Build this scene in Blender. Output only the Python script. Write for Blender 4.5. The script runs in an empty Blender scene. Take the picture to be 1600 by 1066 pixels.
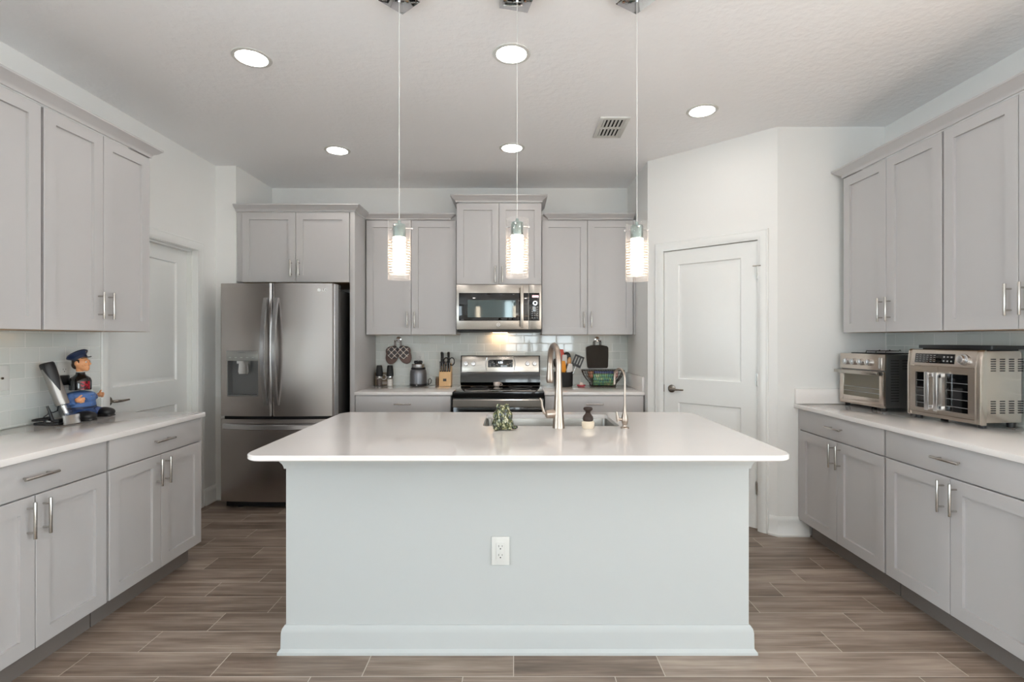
import bpy, bmesh, math, random
from mathutils import Vector, Matrix, Euler
random.seed(7)
sc = bpy.context.scene
C = sc.collection
PI = math.pi

# ---------------------------------------------------------------- camera, world, exposure
cam_d = bpy.data.cameras.new('camera')
cam = bpy.data.objects.new('camera', cam_d); C.objects.link(cam)
cam_d.sensor_width = 36.0
cam_d.lens = 780 / 1600 * 36.0
cam_d.shift_x = -4 / 1600
cam_d.shift_y = -3 / 1600
cam_d.clip_start = 0.05
cam.location = (0, 0, 1.36)
cam.rotation_euler = (PI / 2, 0, 0)
sc.camera = cam
sc.view_settings.view_transform = 'Standard'
sc.view_settings.look = 'None'
sc.view_settings.gamma = 1.0
sc.view_settings.use_curve_mapping = False
sc.view_settings.exposure = 1.74
sc.cycles.use_denoising = True
sc.cycles.max_bounces = 10
sc.cycles.diffuse_bounces = 6
sc.cycles.glossy_bounces = 5
sc.cycles.transparent_max_bounces = 16
sc.cycles.caustics_reflective = False
sc.cycles.caustics_refractive = False
sc.cycles.sample_clamp_indirect = 6.0
world = bpy.data.worlds.new('world'); sc.world = world
world.use_nodes = True
world.node_tree.nodes['Background'].inputs[0].default_value = (0.80, 0.90, 1.0, 1)
world.node_tree.nodes['Background'].inputs[1].default_value = 2.2


def area_light(name, loc, rot, sx, sy, power, col):
    d = bpy.data.lights.new(name, 'AREA'); d.shape = 'RECTANGLE'; d.size = sx; d.size_y = sy
    d.energy = power; d.color = col
    o = bpy.data.objects.new(name, d); C.objects.link(o); o.location = loc; o.rotation_euler = rot
    return o


REAR = -4.2          # plane of the great room's rear wall, with its windows
WINS = [(-0.30, 0.66, 0.95, 2.40), (0.72, 1.66, 0.95, 2.40)]
FILL_SIDES = [(-3.6, -1.9, 0.05, 2.40), (-0.7, 1.25, 0.05, 2.40)]     # unseen glazing added in both great room side walls for fill light (y0, y1, z0, z1)
DAY = (0.93, 0.97, 1.0)
for a, b, z0, z1 in WINS:   # daylight standing outside each window
    area_light('daylight', ((a + b) / 2, REAR - 0.25, (z0 + z1) / 2), (PI / 2, 0, 0), b - a, z1 - z0, 5 * (b - a) * (z1 - z0), DAY)
for sx in (-1, 1):  # unseen fill light shining in through the added side glazing
    for a, b, z0, z1 in FILL_SIDES:
        area_light('daylight', (sx * 4.5, (a + b) / 2, (z0 + z1) / 2), (PI / 2, 0, -sx * PI / 2), b - a, z1 - z0, 42 * (b - a) * (z1 - z0), DAY)
sun_d = bpy.data.lights.new('sun', 'SUN'); sun_d.energy = 21.0; sun_d.angle = 0.01; sun_d.color = (1.0, 0.97, 0.94)
sun = bpy.data.objects.new('sun', sun_d); C.objects.link(sun)
sun.rotation_euler = Vector((-0.72, -0.25, -0.62)).to_track_quat('-Z', 'Y').to_euler()   # unseen low sun added so its floor patch bounces light to the ceiling
LAMP = 12.5          # radiance of the ceiling downlights
PEND = 5.5           # radiance of the pendant tubes


# ---------------------------------------------------------------- node helpers and materials
def S(r, g, b):
    f = lambda c: (c / 255 / 12.92) if c / 255 <= 0.04045 else ((c / 255 + 0.055) / 1.055) ** 2.4
    return (f(r), f(g), f(b), 1)


class NT:
    def __init__(s, name):
        s.m = bpy.data.materials.new(name); s.m.use_nodes = True
        s.t = s.m.node_tree; s.p = s.t.nodes['Principled BSDF']

    def n(s, kind, **kw):
        x = s.t.nodes.new(kind)
        for k, v in kw.items(): setattr(x, k, v)
        return x

    def l(s, a, b): s.t.links.new(a, b)

    def math(s, op, a, b=None, c=None):
        x = s.n('ShaderNodeMath', operation=op)
        for i, v in enumerate((a, b, c)):
            if v is None: continue
            if isinstance(v, (int, float)): x.inputs[i].default_value = v
            else: s.l(v, x.inputs[i])
        return x.outputs[0]

    def mix(s, f, a, b):
        x = s.n('ShaderNodeMix', data_type='RGBA')
        for i, v in ((0, f), (6, a), (7, b)):
            if isinstance(v, (int, float)): x.inputs[i].default_value = v
            elif isinstance(v, tuple): x.inputs[i].default_value = v
            else: s.l(v, x.inputs[i])
        return x.outputs[2]

    def noise(s, vec, scale, detail=3, rough=0.5):
        x = s.n('ShaderNodeTexNoise'); x.inputs['Scale'].default_value = scale
        x.inputs['Detail'].default_value = detail; x.inputs['Roughness'].default_value = rough
        if vec is not None: s.l(vec, x.inputs['Vector'])
        return x.outputs['Fac']

    def obj(s): return s.n('ShaderNodeTexCoord').outputs['Object']

    def sep(s, v):
        x = s.n('ShaderNodeSeparateXYZ'); s.l(v, x.inputs[0]); return x.outputs

    def comb(s, x_, y_, z_):
        x = s.n('ShaderNodeCombineXYZ')
        for i, v in enumerate((x_, y_, z_)):
            if isinstance(v, (int, float)): x.inputs[i].default_value = v
            else: s.l(v, x.inputs[i])
        return x.outputs[0]

    def bump(s, h, strength, dist=0.01):
        x = s.n('ShaderNodeBump'); x.inputs['Strength'].default_value = strength; x.inputs['Distance'].default_value = dist
        s.l(h, x.inputs['Height']); s.l(x.outputs[0], s.p.inputs['Normal'])

    def ramp(s, f, stops):
        x = s.n('ShaderNodeValToRGB'); e = x.color_ramp.elements
        while len(e) < len(stops): e.new(0.5)
        for i, (p, c) in enumerate(stops): e[i].position = p; e[i].color = c
        s.l(f, x.inputs[0]); return x.outputs[0]

    def set(s, **kw):
        for k, v in kw.items():
            i = s.p.inputs[k]
            if isinstance(v, (int, float, tuple)): i.default_value = v
            else: s.l(v, i)
        return s


def pm(name, col, rough=0.5, metal=0.0, var=0.03, vscale=18.0, bump=0.0, bscale=200.0, coat=0.0, spec=0.5):
    """a principled material with a little procedural variation in its own colour"""
    t = NT(name); v = t.obj()
    f = t.noise(v, vscale)
    dark = tuple(c * (1 - var) for c in col[:3]) + (1,); lite = tuple(min(1, c * (1 + var)) for c in col[:3]) + (1,)
    t.set(**{'Base Color': t.mix(f, dark, lite), 'Roughness': rough, 'Metallic': metal, 'Coat Weight': coat, 'Specular IOR Level': spec})
    if bump: t.bump(t.noise(t.obj(), bscale, 4), bump, 0.002)
    return t.m


def brushed(name, col, rough, axis='z', amt=0.035, bump=0.008):
    """metal brushed along one axis"""
    t = NT(name); x, y, z = t.sep(t.obj())
    k = {'x': (4, 900, 900), 'y': (900, 4, 900), 'z': (900, 900, 4)}[axis]
    v = t.comb(t.math('MULTIPLY', x, k[0]), t.math('MULTIPLY', y, k[1]), t.math('MULTIPLY', z, k[2]))
    f = t.noise(v, 1.0, 3)
    t.set(**{'Base Color': t.mix(f, tuple(c * (1 - amt) for c in col[:3]) + (1,), tuple(c * (1 + amt) for c in col[:3]) + (1,)),
             'Metallic': 1.0, 'Roughness': t.math('MULTIPLY_ADD', f, 0.06, rough - 0.03)})
    t.bump(f, bump, 0.001)
    return t.m


def emis(name, col, strength):
    t = NT(name)
    t.set(**{'Base Color': col, 'Emission Color': col, 'Emission Strength': strength}); return t.m


def clear_glass(name, tint=(1, 1, 1, 1), edge=0.4, base=0.03, haze=0.0):
    """thin clear glass: see-through, with a reflection that grows towards its edges"""
    t = NT(name)
    tr = t.n('ShaderNodeBsdfTransparent'); tr.inputs[0].default_value = tint
    gl = t.n('ShaderNodeBsdfGlossy'); gl.inputs['Roughness'].default_value = 0.02
    lw = t.n('ShaderNodeLayerWeight'); lw.inputs[0].default_value = 0.5
    ge = t.n('ShaderNodeNewGeometry')
    f = t.math('MULTIPLY_ADD', t.math('POWER', lw.outputs['Facing'], 4.0), edge, base)
    f = t.math('MULTIPLY', f, t.math('SUBTRACT', 1.0, ge.outputs['Backfacing']))
    mx = t.n('ShaderNodeMixShader')
    t.l(f, mx.inputs[0]); t.l(tr.outputs[0], mx.inputs[1]); t.l(gl.outputs[0], mx.inputs[2])
    out = mx.outputs[0]
    if haze:      # slightly milky glass, most where it is seen edge on
        df = t.n('ShaderNodeBsdfDiffuse'); df.inputs[0].default_value = (0.9, 0.88, 0.86, 1)
        m2 = t.n('ShaderNodeMixShader')
        t.l(t.math('MULTIPLY_ADD', t.math('POWER', lw.outputs['Facing'], 3.0), haze * 4, haze), m2.inputs[0]); t.l(out, m2.inputs[1]); t.l(df.outputs[0], m2.inputs[2])
        out = m2.outputs[0]
    t.l(out, t.t.nodes['Material Output'].inputs[0])
    return t.m


def grid_cells(t, u, v, L, H, u0, v0, shift, gap):
    """running-bond cells: returns (in-grout mask, cell id u, cell id v)"""
    k = t.math('FLOOR', t.math('DIVIDE', t.math('SUBTRACT', v, v0), H))
    uu = t.math('DIVIDE', t.math('SUBTRACT', t.math('SUBTRACT', u, u0), t.math('MULTIPLY', k, shift)), L)
    ci = t.math('FLOOR', uu); fu = t.math('FRACT', uu)
    fu = t.math('SUBTRACT', uu, ci)
    vv = t.math('DIVIDE', t.math('SUBTRACT', v, v0), H); fv = t.math('SUBTRACT', vv, k)
    eu = t.math('MULTIPLY', t.math('MINIMUM', fu, t.math('SUBTRACT', 1.0, fu)), L)
    ev = t.math('MULTIPLY', t.math('MINIMUM', fv, t.math('SUBTRACT', 1.0, fv)), H)
    e = t.math('MINIMUM', eu, ev)
    return t.math('LESS_THAN', e, gap), ci, k, e


def floor_material():
    t = NT('wood_look_tile'); x, y, z = t.sep(t.obj())
    g, ci, k, e = grid_cells(t, x, y, 0.612, 0.156, 1.22 - 0.204 * 0 + 0.204, 2.167, 0.204, 0.0018)
    wn = t.n('ShaderNodeTexWhiteNoise', noise_dimensions='3D'); t.l(t.comb(ci, k, 3.0), wn.inputs['Vector'])
    r = wn.outputs['Value']
    off = t.math('MULTIPLY', r, 37.0)
    v1 = t.comb(t.math('ADD', t.math('MULTIPLY', x, 1.6), off), t.math('ADD', t.math('MULTIPLY', y, 26.0), off), off)
    v2 = t.comb(t.math('ADD', t.math('MULTIPLY', x, 3.5), off), t.math('ADD', t.math('MULTIPLY', y, 110.0), off), off)
    v3 = t.comb(t.math('ADD', t.math('MULTIPLY', x, 1.8), off), t.math('ADD', t.math('MULTIPLY', y, 7.0), off), off)
    n1 = t.noise(v1, 1.0, 5, 0.6); n2 = t.noise(v2, 1.0, 3, 0.6); n3 = t.noise(v3, 1.0, 3, 0.5)
    f = t.math('ADD', t.math('ADD', t.math('MULTIPLY', n1, 0.42), t.math('MULTIPLY', n2, 0.22)), t.math('MULTIPLY', n3, 0.36))
    f = t.math('ADD', f, t.math('MULTIPLY', t.math('SUBTRACT', r, 0.5), 0.10))
    col = t.ramp(f, [(0.32, S(86, 72, 62)), (0.46, S(127, 110, 97)), (0.56, S(156, 139, 126)), (0.68, S(184, 168, 154))])
    col = t.mix(g, col, S(196, 186, 174))
    t.set(**{'Base Color': col, 'Roughness': t.math('MULTIPLY_ADD', g, 0.3, 0.36)})
    t.bump(t.math('SUBTRACT', t.math('MULTIPLY', f, 0.25), g), 0.25, 0.002)
    return t.m


def tile_material(axis):
    t = NT('glass_subway_tile_' + axis); s = t.sep(t.obj())
    u = s[0] if axis == 'x' else s[1]
    g, ci, k, e = grid_cells(t, u, s[2], 0.155, 0.0785, 0.018, 0.915 + 0.0085, 0.0775, 0.0014)
    wn = t.n('ShaderNodeTexWhiteNoise', noise_dimensions='3D'); t.l(t.comb(ci, k, 1.0), wn.inputs['Vector'])
    col = t.mix(wn.outputs['Value'], S(204, 208, 203), S(213, 216, 212))
    col = t.mix(g, col, S(230, 230, 226))
    t.set(**{'Base Color': col, 'Roughness': t.math('MULTIPLY_ADD', g, 0.5, 0.06), 'Coat Weight': 0.3, 'Coat Roughness': 0.03})
    # pillowed edges and a very slight tilt per tile
    h = t.math('MULTIPLY', t.math('MINIMUM', e, 0.006), 150.0)
    tilt = t.math('MULTIPLY', t.math('SUBTRACT', wn.outputs['Value'], 0.5), t.math('MULTIPLY', u, 1.2))
    t.bump(t.math('ADD', h, tilt), 0.18, 0.004)
    return t.m


def wall_paint(name, col, bscale, bstr):
    t = NT(name); v = t.obj()
    n = t.noise(v, bscale, 4, 0.55)
    t.set(**{'Base Color': col, 'Roughness': 0.72, 'Specular IOR Level': 0.3})
    t.bump(n, bstr, 0.004)
    return t.m


def quartz_material():
    t = NT('white_quartz'); v = t.obj()
    a = t.noise(v, 3.0, 4); b = t.noise(v, 420.0, 2)
    col = t.mix(t.math('MULTIPLY', b, 0.5), t.mix(a, S(229, 224, 220), S(238, 234, 231)), S(214, 208, 204))
    t.set(**{'Base Color': col, 'Roughness': 0.10, 'Coat Weight': 0.25, 'Coat Roughness': 0.04})
    return t.m


def frog_material():
    t = NT('mottled_glaze'); v = t.obj()
    mp = t.n('ShaderNodeMapping'); mp.inputs['Scale'].default_value = (1, 1, 0.55); t.l(v, mp.inputs[0])
    a = t.noise(mp.outputs[0], 75.0, 3, 0.6)
    col = t.ramp(a, [(0.38, S(22, 26, 15)), (0.50, S(62, 72, 38)), (0.57, S(124, 122, 80)), (0.63, S(214, 210, 180)), (0.68, S(66, 76, 44))])
    t.set(**{'Base Color': col, 'Roughness': 0.16, 'Coat Weight': 0.6}); return t.m


def plaid_material():
    t = NT('plaid_cloth'); x, y, z = t.sep(t.obj())
    a = t.math('ADD', x, z); b = t.math('SUBTRACT', x, z)
    line = lambda w, p, th: t.math('LESS_THAN', t.math('ABSOLUTE', t.math('SUBTRACT', t.math('FRACT', t.math('DIVIDE', w, p)), 0.5)), th)
    m = t.math('MAXIMUM', line(a, 0.060, 0.05), line(b, 0.060, 0.05))
    d = t.math('MAXIMUM', line(t.math('ADD', a, 0.030), 0.060, 0.2), line(t.math('ADD', b, 0.030), 0.060, 0.2))
    col = t.mix(m, t.mix(d, S(128, 104, 92), S(84, 82, 84)), S(232, 228, 222))
    t.set(**{'Base Color': col, 'Roughness': 0.9}); return t.m


def wood_material(name, c0, c1, axis=2):
    t = NT(name); s = t.sep(t.obj()); k = [90.0, 90.0, 90.0]; k[axis] = 7.0
    v = t.comb(*[t.math('MULTIPLY', s[i], k[i]) for i in range(3)])
    t.set(**{'Base Color': t.mix(t.noise(v, 1.0, 4), c0, c1), 'Roughness': 0.45}); return t.m


def green_pack_material():
    t = NT('printed_green_film'); v = t.obj()
    a = t.noise(v, 30.0, 2)
    col = t.ramp(a, [(0.36, S(96, 150, 150)), (0.46, S(120, 182, 142)), (0.56, S(140, 184, 128)), (0.66, S(204, 208, 160))])
    t.set(**{'Base Color': col, 'Roughness': 0.35}); return t.m


def red_emblem_material():
    t = NT('red_emblem'); v = t.obj()
    a = t.noise(v, 110.0, 3)
    t.set(**{'Base Color': t.ramp(a, [(0.45, S(24, 8, 10)), (0.52, S(170, 26, 44))]), 'Roughness': 0.35}); return t.m


M = {}
M['floor'] = floor_material()
M['wall'] = wall_paint('white_wall_paint', S(232, 231, 228), 60.0, 0.06)
M['ceiling'] = wall_paint('textured_ceiling_paint', S(243, 243, 244), 24.0, 0.9)
M['trim'] = pm('white_trim_paint', S(232, 232, 229), 0.35, var=0.01)
M['island'] = wall_paint('island_paint', S(186, 189, 188), 40.0, 0.05)
M['cab'] = pm('grey_cabinet_paint', S(188, 185, 184), 0.38, var=0.01)
M['tan'] = pm('maple_underside', S(170, 138, 104), 0.5)
M['quartz'] = quartz_material()
M['tilex'] = tile_material('x'); M['tiley'] = tile_material('y')
M['nickel'] = brushed('brushed_nickel', S(196, 192, 186), 0.26, 'z', 0.05)
M['faucet'] = pm('satin_nickel', S(178, 164, 152), 0.30, 1.0, 0.02)
M['chrome'] = pm('polished_chrome', S(225, 226, 228), 0.06, 1.0, 0.01)
M['steel'] = brushed('stainless_steel', S(190, 184, 176), 0.24, 'x')
M['steelz'] = brushed('stainless_steel_vertical', S(186, 178, 168), 0.26, 'z')
M['warmlit_steel'] = brushed('warm_lit_stainless_steel', S(212, 202, 192), 0.26, 'x')  # warm tint in the base colour stands for warm reflected light
M['darksteel'] = brushed('dark_stainless_steel', S(180, 174, 171), 0.25, 'x')
M['handle_steel'] = pm('pale_stainless_steel', S(205, 205, 206), 0.25, 1.0, 0.02)
M['case'] = pm('dark_grey_case', S(82, 80, 78), 0.32, 0.6)
M['black'] = pm('black_plastic', S(26, 26, 28), 0.38)
M['matblack'] = pm('matte_black', S(30, 29, 29), 0.62)
M['gloss'] = pm('black_enamel', S(12, 12, 14), 0.10, coat=0.3)
M['bglass'] = pm('black_glass', S(10, 11, 13), 0.04, coat=0.5)
M['winglass'] = pm('grey_oven_glass', S(70, 84, 84), 0.05, 0.3, coat=0.4)
M['amber'] = pm('smoked_oven_glass', S(92, 84, 66), 0.08, coat=0.5)
M['dispenser'] = pm('dispenser_grey', S(112, 112, 112), 0.32, 0.3)
M['dispanel'] = pm('dispenser_panel', S(158, 158, 154), 0.25, 0.6)
M['white'] = pm('white_plastic', S(212, 212, 208), 0.35, var=0.01)
M['slot'] = pm('dark_slot', S(40, 40, 42), 0.6)
M['dark'] = pm('dark_void', S(24, 24, 24), 0.9)
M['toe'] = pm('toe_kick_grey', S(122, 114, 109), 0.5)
M['glass'] = clear_glass('clear_glass', (0.98, 0.975, 0.97, 1), 0.6, 0.04, 0.035)
M['pane'] = clear_glass('window_pane', (0.97, 0.99, 0.98, 1), 0.4, 0.03)
M['plastic_clear'] = clear_glass('clear_plastic', (0.86, 0.85, 0.84, 1), 0.5, 0.08)
M['lamp'] = emis('downlight_diffuser', (1.0, 0.95, 0.90, 1), LAMP)
M['tube'] = emis('pendant_tube', (1.0, 0.80, 0.63, 1), PEND)
M['etch'] = pm('etched_glass_bands', S(176, 162, 150), 0.4)
M['socket'] = pm('pendant_socket_metal', S(150, 168, 164), 0.16, 1.0)
M['frog'] = frog_material()
M['plaid'] = plaid_material()
M['mittlining'] = pm('brown_mitt_cloth', S(112, 92, 86), 0.9, bump=0.3)
M['maple'] = wood_material('light_knife_block_wood', S(222, 176, 120), S(238, 200, 150))
M['signwood'] = wood_material('weathered_sign_wood', S(120, 104, 84), S(150, 132, 108), 0)
M['brushwood'] = wood_material('dark_brush_wood', S(34, 22, 16), S(56, 38, 28))
M['bristle'] = pm('cream_bristles', S(226, 212, 190), 0.8, bump=0.5, bscale=900)
M['green'] = green_pack_material()
M['orange'] = pm('orange_silicone', S(240, 152, 36), 0.4)
M['red'] = pm('red_silicone', S(205, 62, 38), 0.4)
M['whiteut'] = pm('white_silicone', S(226, 220, 214), 0.4)
M['tanut'] = wood_material('utensil_wood', S(206, 150, 96), S(226, 176, 120))
M['brown'] = pm('brown_jar', S(112, 84, 62), 0.4)
M['pepper'] = pm('peppercorns', S(70, 48, 36), 0.6, var=0.5, vscale=300)
M['salt'] = pm('coarse_salt', S(238, 234, 228), 0.6, var=0.06, vscale=300)
M['skin'] = pm('painted_skin', S(226, 160, 112), 0.35, var=0.05)
M['jacket'] = pm('painted_blue_jacket', S(78, 112, 168), 0.35, var=0.08, vscale=40)
M['navy'] = pm('painted_navy', S(30, 44, 76), 0.4)
M['navypants'] = pm('painted_navy_trousers', S(52, 74, 122), 0.4, var=0.08)
M['hair'] = pm('painted_dark_hair', S(46, 34, 26), 0.5)
M['bottle'] = pm('black_bottle_glass', S(10, 10, 12), 0.05, coat=0.6)
M['emblem'] = red_emblem_material()
M['shoe'] = pm('painted_black_shoes', S(22, 22, 24), 0.42)
M['led'] = emis('display_digits', (0.8, 0.92, 1.0, 1), 1.2)
M['redled'] = emis('display_red_digits', (1.0, 0.55, 0.60, 1), 0.6)
M['rim'] = pm('pink_red_dish', S(196, 70, 84), 0.35)
M['cream'] = pm('cream_lump', S(234, 214, 200), 0.6)
M['ceramic'] = pm('pale_ceramic', S(236, 222, 212), 0.2)
M['potholder'] = pm('charcoal_cloth', S(58, 52, 46), 0.9, bump=0.35, bscale=500)
M['wire'] = pm('dark_wire', S(56, 48, 42), 0.4, 0.7)
M['print'] = pm('grey_print', S(150, 150, 150), 0.5)
M['logo'] = pm('pale_logo', S(240, 240, 240), 0.4)
M['darkprint'] = pm('dark_print', S(60, 60, 60), 0.5)


# ---------------------------------------------------------------- mesh helpers
class B:
    """collects shapes and links them as one mesh object"""
    def __init__(s): s.bm = bmesh.new()

    def _add(s, other, mat=None):
        me = bpy.data.meshes.new('tmp')
        if mat is not None: other.transform(mat)
        other.to_mesh(me); other.free(); s.bm.from_mesh(me); bpy.data.meshes.remove(me)
        return s

    def box(s, x0, x1, y0, y1, z0, z1, bev=0.0, seg=2, M4=None):
        t = bmesh.new(); bmesh.ops.create_cube(t, size=1.0)
        for v in t.verts:
            v.co = Vector(((x0 + x1) / 2 + v.co.x * (x1 - x0), (y0 + y1) / 2 + v.co.y * (y1 - y0), (z0 + z1) / 2 + v.co.z * (z1 - z0)))
        if bev: bmesh.ops.bevel(t, geom=t.edges[:], offset=bev, segments=seg, profile=0.5, affect='EDGES')
        return s._add(t, M4)

    def cyl(s, p0, p1, r0, r1=None, n=24, bev=0.0):
        r1 = r0 if r1 is None else r1
        p0, p1 = Vector(p0), Vector(p1); d = p1 - p0
        t = bmesh.new()
        bmesh.ops.create_cone(t, cap_ends=True, segments=n, radius1=r0, radius2=r1, depth=d.length)
        if bev:
            ed = [e for e in t.edges if abs(e.verts[0].co.z - e.verts[1].co.z) < 1e-7]
            bmesh.ops.bevel(t, geom=ed, offset=bev, segments=2, profile=0.5, affect='EDGES')
        q = Vector((0, 0, 1)).rotation_difference(d.normalized()).to_matrix().to_4x4()
        return s._add(t, Matrix.Translation((p0 + p1) / 2) @ q)

    def lathe(s, prof, n=32, M4=None, closed=False):
        """prof: (r, z) list turned round z"""
        t = bmesh.new(); rings = []
        for r, z in prof:
            if r < 1e-6: rings.append([t.verts.new((0, 0, z))])
            else: rings.append([t.verts.new((r * math.cos(2 * PI * i / n), r * math.sin(2 * PI * i / n), z)) for i in range(n)])
        pairs = list(zip(rings, rings[1:])) + ([(rings[-1], rings[0])] if closed else [])
        for a, b in pairs:
            for i in range(n):
                j = (i + 1) % n
                if len(a) == 1 and len(b) == 1: continue
                if len(a) == 1: t.faces.new((a[0], b[j], b[i]))
                elif len(b) == 1: t.faces.new((a[i], a[j], b[0]))
                else: t.faces.new((a[i], a[j], b[j], b[i]))
        bmesh.ops.recalc_face_normals(t, faces=t.faces[:])
        return s._add(t, M4)

    def tube(s, pts, r, n=12, caps=True, closed=False):
        """round section swept along a polyline; r a number or one per point"""
        P = [Vector(p) for p in pts]; R = [r] * len(P) if isinstance(r, (int, float)) else list(r)
        t = bmesh.new(); rings = []; N = len(P); up = None
        for i, p in enumerate(P):
            if closed: d = (P[(i + 1) % N] - P[i - 1])
            else: d = (P[min(i + 1, N - 1)] - P[max(i - 1, 0)])
            d.normalize()
            if up is None:
                up = Vector((0, 0, 1)) if abs(d.z) < 0.9 else Vector((1, 0, 0))
            a = (up - d * up.dot(d)).normalized(); b = d.cross(a); up = a
            rings.append([t.verts.new(p + (a * math.cos(2 * PI * k / n) + b * math.sin(2 * PI * k / n)) * R[i]) for k in range(n)])
        seq = list(zip(rings, rings[1:])) + ([(rings[-1], rings[0])] if closed else [])
        for a, b in seq:
            for k in range(n):
                t.faces.new((a[k], a[(k + 1) % n], b[(k + 1) % n], b[k]))
        if caps and not closed:
            t.faces.new(rings[0][::-1]); t.faces.new(rings[-1])
        bmesh.ops.recalc_face_normals(t, faces=t.faces[:])
        return s._add(t)

    def prism(s, poly, z0, z1, M4=None, bev=0.0):
        """polygon in xy extruded in z"""
        t = bmesh.new()
        a = [t.verts.new((x, y, z0)) for x, y in poly]; b = [t.verts.new((x, y, z1)) for x, y in poly]
        n = len(poly)
        t.faces.new(a[::-1]); t.faces.new(b)
        for i in range(n): t.faces.new((a[i], a[(i + 1) % n], b[(i + 1) % n], b[i]))
        bmesh.ops.recalc_face_normals(t, faces=t.faces[:])
        if bev: bmesh.ops.bevel(t, geom=[e for e in t.edges if abs(e.verts[0].co.z - e.verts[1].co.z) < 1e-7], offset=bev, segments=2, profile=0.5, affect='EDGES')
        return s._add(t, M4)

    def sweep(s, path, prof, closed=False, M4=None):
        """profile (offset to the path's right, height) swept along an xy path with mitred corners"""
        P = [Vector(p) for p in path]; N = len(P); t = bmesh.new(); rings = []
        rn = lambda a, b: Vector(((b - a).y, -(b - a).x)).normalized()
        for i, p in enumerate(P):
            if closed or 0 < i < N - 1:
                n1 = rn(P[i - 1], p); n2 = rn(p, P[(i + 1) % N]); m = (n1 + n2) / (1 + n1.dot(n2))
            else:
                m = rn(P[0], P[1]) if i == 0 else rn(P[-2], P[-1])
            rings.append([t.verts.new((p.x + m.x * o, p.y + m.y * o, z)) for o, z in prof])
        k = len(prof)
        for a, b in list(zip(rings, rings[1:])) + ([(rings[-1], rings[0])] if closed else []):
            for i in range(k): t.faces.new((a[i], b[i], b[(i + 1) % k], a[(i + 1) % k]))
        if not closed: t.faces.new(rings[0]); t.faces.new(rings[-1][::-1])
        bmesh.ops.recalc_face_normals(t, faces=t.faces[:])
        return s._add(t, M4)

    def ell(s, c, r, rot=None, n=16):
        t = bmesh.new(); bmesh.ops.create_uvsphere(t, u_segments=n * 2, v_segments=n, radius=1.0)
        r = (r, r, r) if isinstance(r, (int, float)) else r
        m = Matrix.Translation(c) @ (Euler(rot).to_matrix().to_4x4() if rot else Matrix.Identity(4)) @ Matrix.Diagonal((*r, 1))
        return s._add(t, m)

    def build(s, name, mat, parent=None, angle=35, voxel=None, smooth_it=4):
        me = bpy.data.meshes.new(name); s.bm.to_mesh(me); s.bm.free()
        if voxel:
            o = bpy.data.objects.new('tmp', me); C.objects.link(o)
            r = o.modifiers.new('r', 'REMESH'); r.mode = 'VOXEL'; r.voxel_size = voxel; r.use_smooth_shade = True
            q = o.modifiers.new('s', 'SMOOTH'); q.iterations = smooth_it; q.factor = 0.5
            dg = bpy.context.evaluated_depsgraph_get()
            me2 = bpy.data.meshes.new_from_object(o.evaluated_get(dg)); me2.name = name
            bpy.data.objects.remove(o); bpy.data.meshes.remove(me); me = me2
            me.materials.clear()
        me.materials.append(mat)
        me.shade_smooth()
        if not voxel: me.set_sharp_from_angle(angle=math.radians(angle))
        o = bpy.data.objects.new(name, me); C.objects.link(o)
        if parent is not None: o.parent = parent
        return o


def thing(name, label, cat, loc=(0, 0, 0), rz=0.0, group=None):
    o = bpy.data.objects.new(name, None); C.objects.link(o); o.empty_display_size = 0.05
    o.location = loc; o.rotation_euler = (0, 0, rz)
    o['label'] = label; o['category'] = cat
    if group: o['group'] = group
    return o


def tag(o, label, cat, group=None):
    o['label'] = label; o['category'] = cat
    if group: o['group'] = group
    return o


def struct(o, label=None, cat=None):
    o['kind'] = 'structure'
    if label: o['label'] = label
    if cat: o['category'] = cat
    return o


def dup(root, loc, rz, label, group=None):
    def cp(o, parent):
        c = o.copy(); C.objects.link(c)
        if parent is not None: c.parent = parent
        for ch in list(o.children): cp(ch, c)
        return c
    r = cp(root, None); r.location = loc; r.rotation_euler = (0, 0, rz); r['label'] = label
    if group: r['group'] = group
    return r


def text(name, s, size, mat, parent, loc, rot, extrude=0.0003, align='CENTER'):
    cu = bpy.data.curves.new(name, 'FONT'); cu.body = s; cu.size = size; cu.extrude = extrude
    cu.align_x = align; cu.align_y = 'CENTER'
    o = bpy.data.objects.new('tmp', cu); C.objects.link(o)
    me = bpy.data.meshes.new_from_object(o.evaluated_get(bpy.context.evaluated_depsgraph_get()))
    bpy.data.objects.remove(o)
    me.materials.clear(); me.materials.append(mat); me.name = name
    q = bpy.data.objects.new(name, me); C.objects.link(q); q.parent = parent; q.location = loc; q.rotation_euler = rot
    return q


def arc(cx, cy, r, a0, a1, n):
    return [(cx + r * math.cos(a0 + (a1 - a0) * i / n), cy + r * math.sin(a0 + (a1 - a0) * i / n)) for i in range(n + 1)]


def rrect(x0, x1, y0, y1, r, n=6):
    return (arc(x1 - r, y1 - r, r, 0, PI / 2, n) + arc(x0 + r, y1 - r, r, PI / 2, PI, n)
            + arc(x0 + r, y0 + r, r, PI, 1.5 * PI, n) + arc(x1 - r, y0 + r, r, 1.5 * PI, 2 * PI, n))


# xz polygon extruded towards -y
XZ = Matrix(((1, 0, 0, 0), (0, 0, -1, 0), (0, 1, 0, 0), (0, 0, 0, 1)))


# ---------------------------------------------------------------- the setting
LX, RX, WY, CZ = -2.534, 2.565, 4.86, 2.83
JY, AX, AR, DY, EY, EX = 4.23, -2.36, 1.10, 4.125, 3.454, 1.82
KY = 1.50   # where the kitchen's side walls begin, placed to let side light in; great room behind camera
GX = 4.2

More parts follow.
